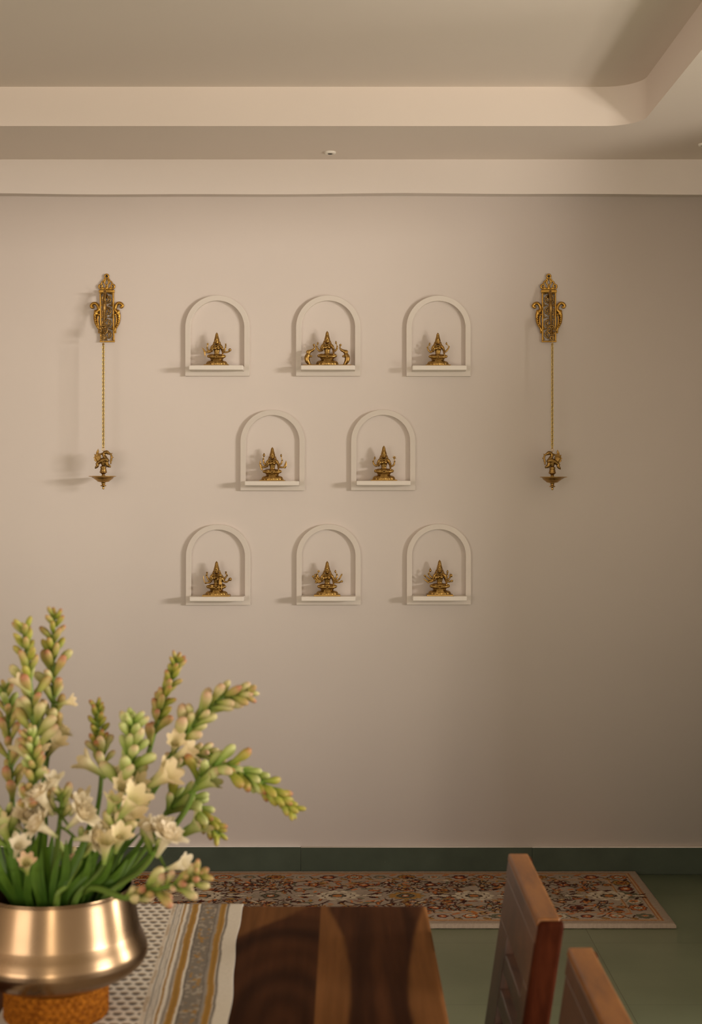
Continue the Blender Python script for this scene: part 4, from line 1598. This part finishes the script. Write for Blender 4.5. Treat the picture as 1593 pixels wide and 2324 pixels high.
def dining_chair(label, dx=0.0, dy=0.0):
    XF, ZTOP = 0.319, 0.900
    yf, yn = -D + 2.751, -D + 2.322
    base = Vector((XF - 0.20 + dx, (yf + yn) / 2 + dy, 0))
    t = thing('dining_chair', label, 'chair', base, 'wooden dining chairs beside the table')

    def sh(v):
        return Vector((XF + v.x - (ZTOP - v.z) * 0.150 + dx, v.y + dy, v.z))
    TH = 0.042
    zs = 0.44
    pw = 0.030

    def part(name, lo, hi, mat=M_CHAIR, bv=0.004):
        bm = NB()
        box(bm, lo, hi, sh)
        return obj(name, bm, mat, t, bevel=bv)
    # posts run down into the rear legs
    for y0, y1, x0, zt_ in ((yf - pw, yf - 0.002, 0.006, ZTOP - 0.002), (yn, yn + pw, 0.001, ZTOP - 0.004)):
        bm = NB()
        box(bm, (x0, y0, zs), (TH + 0.002, y1, zt_), sh)
        obj('back_post', bm, M_POST, t, bevel=0.008)
        bm = NB()
        x_a = XF - (ZTOP - zs) * 0.150 + dx
        box(bm, (x_a + 0.001, y0 + dy, 0), (x_a + TH, y1 + dy, zs))
        obj('rear_leg', bm, M_POST, t, bevel=0.004)
    part('top_rail', (-0.001, yn + 0.012, ZTOP - 0.014), (0.037, yf + 0.001, ZTOP), M_RAIL, 0.003)
    part('upper_panel', (0.0, yn + 0.012, ZTOP - 0.042), (0.030, yf, ZTOP - 0.0142), M_CHAIR, 0.002)
    s0, s1 = -D + 2.405, -D + 2.635
    part('panel', (0.0018, yn + 0.012, 0.776), (0.030, yf, ZTOP - 0.0450), M_CHAIR, 0.0015)
    part('spline', (0.010, yn + pw, ZTOP - 0.0462), (0.028, yf - pw, ZTOP - 0.041), M_POST, 0)
    part('stile', (0.0018, yn + 0.012, zs + 0.05), (0.030, s0, 0.776), M_CHAIR, 0.0015)
    part('stile', (0.0018, s1, zs + 0.05), (0.030, yf, 0.776), M_CHAIR, 0.0015)
    z = 0.776
    for i in range(4):
        z -= 0.034
        part('slat', (0.003, s0, z - 0.031), (0.029, s1, z), M_CHAIR, 0.002)
        z -= 0.031
    part('lower_rail', (0.0, yn + pw, zs + 0.01), (TH - 0.006, yf - pw, zs + 0.05), M_CHAIR, 0.003)
    xr = XF - (ZTOP - zs) * 0.150 + dx
    bm = NB()
    box(bm, (xr - 0.41, yn + 0.004 + dy, zs - 0.005), (xr + 0.002, yf - 0.004 + dy, zs + 0.022))
    obj('seat', bm, M_CHAIR, t, bevel=0.008)
    for y0 in (yf - 0.045, yn + 0.008):
        bm = NB()
        box(bm, (xr - 0.40, y0 + dy, 0), (xr - 0.362, y0 + 0.037 + dy, zs - 0.006))
        obj('front_leg', bm, M_CHAIR, t, bevel=0.004)
        bm = NB()
        box(bm, (xr - 0.362, y0 + 0.008 + dy, 0.18), (xr + 0.002, y0 + 0.028 + dy, 0.21))
        obj('stretcher', bm, M_CHAIR, t, bevel=0.003)
    return t


dining_chair('reddish-brown wooden dining chair nearer the wall, slotted back, beside the table')
dining_chair('reddish-brown wooden dining chair nearest the camera, cut by the bottom edge', 0.027, -0.563)

# ================================================================= vase, stand
DV = 2.28
VC = P(128, 2040, DV)
VXc, VYc = VC.x, VC.y
zt = TZ + 0.0036
bm = NB()
rows, nseg = 66, 252
prof = []
Hs = 0.8150 - zt
ncoil = 6
for i in range(rows + 1):
    f = i / rows
    prof.append((0.0825, zt + Hs * f))


def weave(r_, z, a):
    f = (z - zt) / Hs
    kx = f * ncoil
    rowi = math.floor(kx)
    return r_ + 0.0016 * abs(math.sin(kx * PI)) * (1 + 0.9 * math.sin(a * 42 + rowi * PI)) - 0.0012


prof = [(0.0, zt)] + [(r_, z) for r_, z in prof] + [(0.070, zt + Hs - 0.001), (0.0, zt + Hs - 0.004)]
lathe(bm, prof, (VXc, VYc, 0), nseg, fn=lambda r_, z, a: weave(r_, z, a) if r_ > 0.08 else r_)
o = obj('woven_stand', bm, M_CANE, loc=(VXc, VYc, zt))
tag(o, 'round orange-brown woven cane stand under the bronze bowl', 'stand')

prof = [(0.0, 0.8158), (0.055, 0.8158), (0.080, 0.8185), (0.108, 0.8275), (0.128, 0.8375), (0.1405, 0.8485), (0.1465, 0.8600), (0.1462, 0.8715), (0.1415, 0.8845), (0.1368, 0.8945), (0.1345, 0.9000), (0.1338, 0.9025),
        (0.1322, 0.910), (0.1285, 0.930), (0.1248, 0.950), (0.1224, 0.9635), (0.1220, 0.9670), (0.1228, 0.9690), (0.1224, 0.9706), (0.1210, 0.9708), (0.1200, 0.9680),
        (0.1240, 0.945), (0.1300, 0.9045), (0.1425, 0.862), (0.130, 0.842), (0.08, 0.824), (0.0, 0.8225)]
bm = NB()
pr2 = []
for (r0, z0), (r1, z1) in zip(prof, prof[1:]):
    for q in range(3):
        pr2.append((r0 + (r1 - r0) * q / 3, z0 + (z1 - z0) * q / 3))
pr2.append(prof[-1])
lathe(bm, pr2, (VXc, VYc, 0), 128)
me = bm_mesh('bronze_bowl', bm)
vs = obj('bronze_bowl', me, M_VASE, loc=(VXc, VYc, 0.8158))
tag(vs, 'wide polished bronze bowl vase with a flared belly holding the flowers', 'vase')

# ================================================================= flowers
MESH = {}


def bud_mesh(kind):
    b = NB()
    pr = {'small': [(0.0, 0.0), (0.13, 0.02), (0.20, 0.25), (0.25, 0.55), (0.22, 0.8), (0.11, 0.96), (0.0, 1.0)],
          'long': [(0.0, 0.0), (0.065, 0.01), (0.08, 0.2), (0.11, 0.42), (0.15, 0.62), (0.155, 0.76), (0.11, 0.92), (0.0, 1.0)]}[kind]
    pp = []
    for (r0, z0), (r1, z1) in zip(pr, pr[1:]):
        for q in range(2):
            pp.append((r0 + (r1 - r0) * q / 2, z0 + (z1 - z0) * q / 2))
    pp.append(pr[-1])
    lathe(b, pp, seg=14, fn=lambda r_, z, a: r_ * (1 + 0.06 * math.cos(3 * a)))
    for v in b.verts:
        v.co.x += 0.10 * v.co.z ** 2
    return b


def flower_mesh(openness):
    """tube with six spreading petals, length 1 along z"""
    b = NB()
    nz_, seg = 12, 36
    rings = []
    for i in range(nz_ + 1):
        f = i / nz_
        ring = []
        for s in range(seg):
            a = 2 * PI * s / seg
            lobe = 0.5 + 0.5 * math.cos(6 * a)
            layer = 1 if int(round(a / (PI / 3))) % 2 == 0 else 0.86
            if f < 0.5:
                r_ = 0.055 + 0.075 * (f / 0.5) ** 1.6
                z = f * 1.04
            else:
                g = (f - 0.5) / 0.5
                ext = (0.62 + 0.38 * lobe ** 0.6)
                gg = g * ext
                r_ = (0.13 + (0.10 + 0.38 * openness) * gg ** 1.3 * layer) * (1 + 0.05 * math.sin(a * 17) * gg)
                z = 0.52 + 0.46 * gg * (1 - 0.55 * openness * gg) + 0.02 * (1 - lobe) * (1 - g)
            ring.append(b.verts.new((math.cos(a) * r_, math.sin(a) * r_, z)))
        rings.append(ring)
    for p, q in zip(rings, rings[1:]):
        for s in range(seg):
            b.faces.new((p[s], p[(s + 1) % seg], q[(s + 1) % seg], q[s]))
    if openness > 0.6:      # double bloom: two inner ruffles
        for sc_, op, tw in ((0.95, 0.5, 0.5), (0.93, 0.26, 0.2), (0.90, 0.08, 0.7), (0.84, -0.06, 0.35)):
            rings = []
            for i in range(7):
                g = i / 6
                ring = []
                for s in range(seg):
                    a = 2 * PI * s / seg
                    lobe = 0.5 + 0.5 * math.cos(6 * (a + tw))
                    gg = g * (0.6 + 0.4 * lobe ** 0.5)
                    r_ = (0.09 + (0.06 + 0.42 * op) * gg ** 1.2) * (1 + 0.07 * math.sin(a * 13 + tw * 9) * gg)
                    ring.append(b.verts.new((math.cos(a) * r_, math.sin(a) * r_, 0.50 + 0.50 * sc_ * gg * (1 - 0.4 * op * gg))))
                rings.append(ring)
            for p, q in zip(rings, rings[1:]):
                for s in range(seg):
                    b.faces.new((p[s], p[(s + 1) % seg], q[(s + 1) % seg], q[s]))
    for s in range(6):
        a = s * PI / 3
        tube(b, [(0.02 * math.cos(a), 0.02 * math.sin(a), 0.35), (0.05 * math.cos(a), 0.05 * math.sin(a), 0.62)], 0.012, 5, 1)
    return b


def get_mesh(kind, mat):
    key = (kind, mat)
    if key not in MESH:
        if kind in ('small', 'long'):
            b = bud_mesh(kind)
        else:
            b = flower_mesh({'half': 0.35, 'open': 0.85}[kind])
        m = bm_mesh('%s_%s' % (kind, mat), b)
        m.materials.append(BUDMAT[mat])
        MESH[key] = m
    return MESH[key]


FR = random.Random(21)


def place_bloom(root, name, kind, mat, base, direc, L, fat=1.0):
    me = get_mesh(kind, mat)
    o = bpy.data.objects.new(name, me)
    COL.objects.link(o)
    o.parent = root
    q = Vector((0, 0, 1)).rotation_difference(direc.normalized()) @ Quaternion((0, 0, 1), FR.uniform(0, 2 * PI))
    o.location = base - root.location
    o.rotation_mode = 'QUATERNION'
    o.rotation_quaternion = q
    o.scale = (L * fat, L * fat, L)
    return o


def inside(p, r_=0.100):
    """keep a point at the mouth inside the bowl's rim"""
    v = Vector((p.x - VXc, p.y - VYc, 0))
    if v.length > r_:
        v = v.normalized() * r_
    return Vector((VXc + v.x, VYc + v.y, min(p.z, 0.985)))


def leaf_bm(pts, w_, up=Vector((0, -1, 0)), fold=0.25):
    b = NB()
    c = catmull(pts, 8)
    n_ = len(c)
    rows_ = []
    for i, p in enumerate(c):
        f = i / (n_ - 1)
        t_ = (c[min(i + 1, n_ - 1)] - c[max(0, i - 1)]).normalized()
        side = t_.cross(up).normalized()
        nr = side.cross(t_).normalized()
        ww = w_ * (0.55 + 0.45 * math.sin(min(1, f * 1.6) * PI / 2)) * (1 - max(0, (f - 0.6) / 0.4) ** 2.0) + 0.0004
        rows_.append([b.verts.new(p + side * ww * s + nr * (-fold * ww * (1 - abs(s)) * 1.0)) for s in (-1, -0.5, 0, 0.5, 1)])
    for a, bb in zip(rows_, rows_[1:]):
        for s in range(4):
            b.faces.new((a[s], a[s + 1], bb[s + 1], bb[s]))
    return b


def flower_stem(label, path, dz=0.0, dz_tip=None, zone=0.6, nb=24, tipmat='tip', midmat='red', lowmat='blush', openmat=None, size=1.0, nopen=0, opens=None, leaves=(), tipn=0.4, thick=0.0042):
    """path: pixel points from tip to vase mouth; depth runs from DV+dz_tip to DV+dz"""
    if dz_tip is None:
        dz_tip = dz
    n_ = len(path)
    pts = []
    for i, (px, py) in enumerate(path):
        f = i / (n_ - 1)
        pts.append(P(px, py, DV + dz_tip * (1 - f) + dz * f))
    pts[-1] = inside(pts[-1])
    foot = Vector((VXc + (pts[-1].x - VXc) * 0.35, VYc + (pts[-1].y - VYc) * 0.35, 0.832))
    root = thing('flower_stem', label, 'flower', foot, 'flower stems in the bronze bowl')
    full = catmull(pts + [foot], 12)
    b = NB()
    tube(b, pts[::-1] and ([foot] + pts[::-1]), [thick * 1.25, thick * 1.2, thick, thick * 0.8, thick * 0.5], 8, 8)
    obj('stalk', b, M_STALK, root)
    # cumulative length along the bloom zone
    cum = [0.0]
    for a, c in zip(full, full[1:]):
        cum.append(cum[-1] + (c - a).length)
    vis = sum((a - c).length for a, c in zip(pts, pts[1:]))
    zl = vis * zone

    def at(s):
        for i in range(len(cum) - 1):
            if cum[i + 1] >= s:
                f = (s - cum[i]) / max(1e-9, cum[i + 1] - cum[i])
                return full[i].lerp(full[i + 1], f), (full[i] - full[i + 1]).normalized()
        return full[-1], (full[-2] - full[-1]).normalized()
    ang = FR.uniform(0, 6.28)
    nb = int(nb * 1.4)
    place_bloom(root, 'bud', 'small', tipmat, at(0)[0] - at(0)[1] * 0.002, at(0)[1], 0.011 * size, 1.0)
    for i in range(nb):
        f = (i + 0.3) / nb
        s = zl * f ** 1.15
        p, t_ = at(s)
        ang += 2.399963 + FR.uniform(-0.35, 0.35)
        if f > tipn and FR.random() < 0.16:
            continue
        ref = Vector((1, 0, 0)) if abs(t_.x) < 0.8 else Vector((0, 0, 1))
        u = (ref - t_ * ref.dot(t_)).normalized()
        w_ = t_.cross(u)
        rad = u * math.cos(ang) + w_ * math.sin(ang)
        tilt = 0.56 + 0.06 * f + FR.uniform(-0.22, 0.24)
        direc = t_ * math.cos(tilt) + rad * math.sin(tilt)
        base = p + rad * 0.002
        if f < tipn:
            L = (0.020 + 0.012 * f / tipn) * size * FR.uniform(0.9, 1.15)
            place_bloom(root, 'bud', 'small', tipmat if FR.random() < 0.6 else midmat, base, direc, L, 0.78)
        elif openmat and i >= nb - nopen:
            L = (0.044 + 0.012 * FR.random()) * size
            place_bloom(root, 'bloom', 'half' if FR.random() < 0.85 else 'open', openmat, base, direc, L, 1.0)
        else:
            L = (0.027 + 0.018 * f) * size * FR.uniform(0.78, 1.25)
            place_bloom(root, 'bud', 'long', midmat if FR.random() < 0.35 else lowmat, base, direc, L, 1.12)
    for (lx0, ly0, lx1, ly1, lx2, ly2, wd) in leaves:
        a, m_, c = P(lx0, ly0, DV + dz), P(lx1, ly1, DV + (dz + dz_tip) / 2 - 0.01), P(lx2, ly2, DV + dz_tip - 0.015)
        a = inside(a)
        b = leaf_bm([foot.lerp(a, 0.45), a, m_, c], wd * 0.52)
        obj('leaf', b, M_LEAF, root)
    for (bx, by, ddx, ddy, ddz, L, kind, mat, off) in (opens or ()):
        p = P(bx, by, DV + off)
        place_bloom(root, 'bloom', kind, mat, p, Vector((ddx, ddy, ddz)), L)
        # short pedicel from the stalk to the bloom
        best = min(full, key=lambda v: (v - p).length)
        b = NB()
        tube(b, [best, best.lerp(p, 0.5) + Vector((0, 0, 0.004)), p + Vector((ddx, ddy, ddz)).normalized() * L * 0.08], 0.0016 + 0.0006, 6, 4)
        obj('pedicel', b, M_STALK, root)
    return root


flower_stem('tallest flower stem, straight, with reddish-green tip, left of centre', [(124, 1398), (120, 1480), (122, 1580), (112, 1680), (98, 1800), (88, 2040)], 0.01, 0.0, 0.52, 30, 'tip', 'red', 'blush', 'cream', 1.0, 4,
            leaves=[(92, 2020, 100, 1900, 104, 1780, 0.011), (80, 2030, 70, 1930, 62, 1850, 0.010)], opens=[(130, 1600, 0.9, -0.1, 0.25, 0.034, 'half', 'cream', -0.01)])
flower_stem('flower stem with bright yellow-green tip leaning beside the tallest one', [(52, 1425), (62, 1500), (72, 1580), (80, 1680), (78, 1800), (70, 2040)], -0.03, -0.03, 0.55, 30, 'yel', 'red', 'blush', 'cream', 1.05, 4,
            leaves=[(60, 2030, 48, 1930, 30, 1860, 0.010)], opens=[(72, 1580, -0.5, -0.1, 0.6, 0.05, 'half', 'cream', -0.04)])
flower_stem('flower stem with orange buds cut by the left edge of the photo', [(12, 1560), (18, 1640), (24, 1720), (28, 1820), (40, 2040)], 0.05, 0.03, 0.55, 20, 'lime', 'red', 'red', None, 1.0, 0,
            leaves=[(30, 2030, 20, 1950, 6, 1880, 0.010)], tipn=0.25)
flower_stem('dense left flower stem with crowded lime and pink buds above the rim', [(66, 1668), (78, 1740), (70, 1820), (60, 1900), (66, 2040)], -0.08, -0.12, 0.62, 34, 'lime', 'red', 'blush', 'ivory', 0.95, 8,
            leaves=[(70, 2035, 72, 1960, 88, 1890, 0.012)], tipn=0.5)
flower_stem('slim green flower stem with reddish pointed tip near the centre', [(221, 1602), (224, 1680), (230, 1760), (216, 1860), (180, 1960), (140, 2040)], 0.03, 0.03, 0.33, 22, 'tip', 'tip', 'blush', None, 0.85, 0,
            leaves=[(150, 2030, 190, 1920, 232, 1800, 0.0135)], opens=[(240, 1765, -0.75, -0.2, 0.62, 0.062, 'half', 'cream', 0.0), (210, 1860, -0.35, -0.2, 0.9, 0.058, 'half', 'cream', 0.0)], tipn=0.7)
flower_stem('flower stem topped by pale lime upright buds in the centre', [(300, 1636), (296, 1700), (282, 1780), (246, 1890), (200, 1970), (160, 2045)], -0.02, -0.06, 0.42, 22, 'lime', 'lime', 'lime', 'cream', 1.15, 3,
            leaves=[(160, 2035, 200, 1950, 246, 1850, 0.0125)], tipn=0.25,
            opens=[(262, 1890, 0.55, -0.4, 0.75, 0.070, 'half', 'cream', -0.08), (330, 1790, 0.8, -0.3, 0.5, 0.070, 'half', 'cream', -0.05)])
flower_stem('flower stem with yellow-green knobbly tip rising right of centre', [(402, 1498), (388, 1545), (366, 1600), (348, 1670), (318, 1770), (262, 1900), (206, 2045)], 0.06, 0.06, 0.36, 26, 'tip', 'red', 'red', None, 0.95, 0,
            leaves=[(210, 2035, 250, 1960, 318, 1890, 0.012)], tipn=0.75)
flower_stem('long flower stem whose pink-tipped end bends right, upper right', [(562, 1574), (510, 1580), (460, 1618), (412, 1680), (360, 1760), (290, 1880), (222, 2045)], 0.0, 0.0, 0.40, 26, 'red', 'blush', 'blush', 'cream', 1.1, 3,
            leaves=[(226, 2035, 282, 1960, 330, 1905, 0.012)], tipn=0.32,
            opens=[(322, 1790, 0.75, -0.35, 0.5, 0.078, 'half', 'cream', -0.03), (382, 1725, 0.85, -0.2, 0.45, 0.055, 'half', 'cream', 0.0)])
flower_stem('thin flower stem of small drooping buds below the upper right one', [(508, 1742), (476, 1714), (440, 1712), (404, 1728), (352, 1790), (290, 1900), (228, 2045)], 0.08, 0.08, 0.34, 22, 'tip', 'blush', 'blush', None, 0.8, 0, tipn=0.4)
flower_stem('arching flower stem reaching farthest right with green drooping tip', [(664, 1838), (622, 1800), (570, 1764), (510, 1738), (456, 1762), (420, 1840), (350, 1930), (246, 2045)], -0.02, -0.02, 0.46, 34, 'yel', 'tip', 'lime', None, 1.0, 0,
            leaves=[(252, 2035, 330, 1955, 430, 1870, 0.008)], tipn=0.4, opens=[(430, 1800, 0.8, -0.2, 0.5, 0.060, 'half', 'lime', -0.02)])
flower_stem('drooping flower stem with yellow tip, lower right of the bouquet', [(492, 1892), (462, 1850), (424, 1812), (388, 1830), (340, 1910), (240, 2045)], 0.03, 0.03, 0.42, 24, 'yel', 'tip', 'lime', None, 1.0, 0, tipn=0.45,
            opens=[(400, 1905, 0.75, -0.25, 0.55, 0.070, 'half', 'lime', 0.02)])
flower_stem('low flower stem lying over the rim with pink buds, right', [(452, 1984), (420, 2004), (380, 2012), (338, 2022), (284, 2038), (240, 2052)], -0.14, -0.25, 0.62, 22, 'red', 'red', 'blush', None, 0.95, 0, tipn=0.15)
flower_stem('short flower stem with ruffled ivory open bloom near the right rim', [(366, 1890), (352, 1930), (318, 1976), (240, 2048)], -0.06, -0.08, 0.3, 5, 'lime', 'lime', 'lime', None, 1.0, 0,
            leaves=[(246, 2035, 290, 1960, 330, 1890, 0.011)],
            opens=[(356, 1945, 0.45, -0.2, 0.85, 0.062, 'open', 'ivory', -0.10), (366, 1930, -0.05, -0.2, 0.95, 0.058, 'open', 'ivory', -0.08), (372, 1975, 0.75, -0.3, 0.3, 0.052, 'half', 'ivory', -0.12), (350, 1915, -0.35, -0.2, 0.9, 0.050, 'half', 'ivory', -0.09)])
flower_stem('short flower stem with a cluster of ivory blooms left of centre', [(140, 1800), (136, 1860), (128, 1930), (118, 2045)], -0.07, -0.1, 0.3, 6, 'blush', 'blush', 'blush', None, 1.0, 0,
            leaves=[(112, 2035, 102, 1960, 100, 1880, 0.0125)],
            opens=[(120, 1850, -0.5, -0.2, 0.85, 0.058, 'open', 'ivory', -0.12), (152, 1880, 0.7, -0.25, 0.65, 0.056, 'open', 'ivory', -0.13), (130, 1900, -0.6, -0.3, 0.5, 0.054, 'open', 'ivory', -0.13), (168, 1905, 0.9, -0.25, 0.15, 0.054, 'open', 'ivory', -0.12), (118, 1820, 0.1, -0.15, 0.95, 0.052, 'half', 'ivory', -0.1), (160, 1850, 0.5, -0.5, 0.6, 0.050, 'half', 'ivory', -0.11)])
flower_stem('short flower stem with cream trumpet blooms in front of the centre', [(268, 1850), (262, 1900), (232, 1970), (170, 2048)], -0.09, -0.11, 0.35, 8, 'cream', 'cream', 'blush', None, 1.0, 0,
            leaves=[(170, 2035, 206, 1975, 224, 1900, 0.010), (190, 2038, 236, 1990, 262, 1930, 0.009)],
            opens=[(268, 1860, 0.55, -0.4, 0.7, 0.074, 'half', 'cream', -0.12), (236, 1960, 0.15, -0.4, 0.9, 0.058, 'half', 'cream', -0.13), (262, 1935, 0.3, -0.5, 0.8, 0.056, 'half', 'cream', -0.13), (240, 1862, 0.35, -0.2, 0.9, 0.050, 'half', 'lime', -0.12)])
flower_stem('short flower stem at the far left with a pale green bloom', [(8, 1850), (18, 1910), (36, 1980), (54, 2048)], -0.08, -0.1, 0.4, 8, 'lime', 'lime', 'blush', None, 1.0, 0,
            leaves=[(50, 2035, 30, 1980, 8, 1925, 0.010)],
            opens=[(26, 1920, -0.3, -0.4, 0.85, 0.058, 'half', 'lime', -0.12), (34, 1945, 0.3, -0.6, 0.7, 0.050, 'half', 'ivory', -0.12), (62, 1985, 0.1, -0.6, 0.75, 0.045, 'half', 'blush', -0.13)])
flower_stem('green leafy stem without open blooms at the middle of the bowl', [(196, 1905), (180, 1960), (150, 2010), (128, 2050)], -0.1, -0.1, 0.3, 5, 'lime', 'lime', 'blush', None, 0.9, 0,
            leaves=[(130, 2040, 168, 1960, 214, 1870, 0.0125), (150, 2040, 200, 1975, 236, 1900, 0.011), (100, 2042, 92, 1985, 96, 1920, 0.010), (118, 2042, 124, 1985, 138, 1930, 0.009), (200, 2040, 270, 1985, 316, 1930, 0.010),
                    (20, 2040, 6, 1990, -12, 1930, 0.012), (40, 2036, 34, 1980, 18, 1900, 0.012), (62, 2040, 66, 1985, 60, 1890, 0.012), (90, 2040, 80, 1990, 84, 1930, 0.012), (-10, 2034, -22, 1990, -30, 1940, 0.012),
                    (140, 2036, 150, 1975, 150, 1905, 0.012), (176, 2040, 196, 1985, 206, 1930, 0.010), (230, 2036, 262, 1990, 290, 1950, 0.010)])
flower_stem('leafy green stem at the back of the bowl, mostly hidden by blooms', [(150, 1940), (140, 1980), (120, 2015), (110, 2030)], 0.075, 0.085, 0.3, 4, 'lime', 'lime', 'blush', None, 0.8, 0,
            leaves=[(-20, 2010, -30, 1960, -40, 1900, 0.013), (10, 2010, 0, 1955, -6, 1890, 0.013), (44, 2010, 40, 1950, 44, 1880, 0.013), (76, 2010, 78, 1955, 92, 1890, 0.013), (104, 2010, 112, 1955, 120, 1890, 0.013), (136, 2010, 150, 1955, 166, 1890, 0.013), (166, 2010, 186, 1960, 214, 1900, 0.013), (196, 2010, 226, 1970, 262, 1920, 0.013), (226, 2012, 260, 1985, 300, 1950, 0.012)])

# ================================================================= light


def area(name, loc, target, size, sy, power, col):
    L = bpy.data.lights.new(name, 'AREA')
    L.shape = 'RECTANGLE'
    L.size = size
    L.size_y = sy
    L.energy = power
    L.color = col
    o = link(bpy.data.objects.new(name, L))
    o.location = loc
    o.rotation_euler = (Vector(target) - Vector(loc)).to_track_quat('-Z', 'Y').to_euler()
    return o


# daylight through the wide opening in the right wall
area('window_light', (9.6, -6.9, 2.6), (-4.0, 0, 1.4), 3.0, 0.8, 800, (1.0, 0.925, 0.85))
# bright sky seen through the opening
area('sky_light', (5.0, -2.1, 1.45), (-0.3, -3.6, 1.0), 0.85, 2.4, 200, (1.0, 0.92, 0.82))
# narrow window behind the camera
area('rear_window_light', (0.05, -9.6, 1.3), (-0.6, 0, 0.6), 0.34, 2.4, 62, (1.0, 0.85, 0.66))
area('left_window_light', (-3.9, -8.2, 1.3), (-1.6, 0, 0.7), 2.6, 2.0, 98, (1.0, 0.90, 0.80))
# low daylight bounced up from the sunlit ground outside, into the ceiling tray
S_ = bpy.data.lights.new('ground_bounce_light', 'SPOT')
S_.energy = 250
S_.color = (1.0, 0.90, 0.78)
S_.spot_size = math.radians(25)
S_.spot_blend = 0.7
S_.shadow_soft_size = 0.22
so = link(bpy.data.objects.new('ground_bounce_light', S_))
so.location = (4.8, -4.7, 1.0)
so.rotation_euler = (Vector((-0.15, -0.7, 3.1)) - Vector(so.location)).to_track_quat('-Z', 'Y').to_euler()

S2 = bpy.data.lights.new('near_bounce_light', 'SPOT')
S2.energy = 300
S2.color = (1.0, 0.92, 0.82)
S2.spot_size = math.radians(40)
S2.spot_blend = 0.8
S2.shadow_soft_size = 0.25
s2o = link(bpy.data.objects.new('near_bounce_light', S2))
s2o.location = (4.2, -3.7, 0.75)
s2o.rotation_euler = (Vector((1.6, -1.3, 2.98)) - Vector(s2o.location)).to_track_quat('-Z', 'Y').to_euler()

w = bpy.data.worlds.new('room_air')
SC.world = w
w.use_nodes = True
bg = w.node_tree.nodes['Background']
bg.inputs['Color'].default_value = (1.0, 0.825, 0.645, 1)
bg.inputs['Strength'].default_value = 0.9

SC.view_settings.view_transform = 'Standard'
SC.view_settings.look = 'None'
SC.view_settings.exposure = -0.13
SC.view_settings.gamma = 1.0
SC.cycles.use_denoising = True
SC.cycles.max_bounces = 8
SC.cycles.sample_clamp_indirect = 4.0
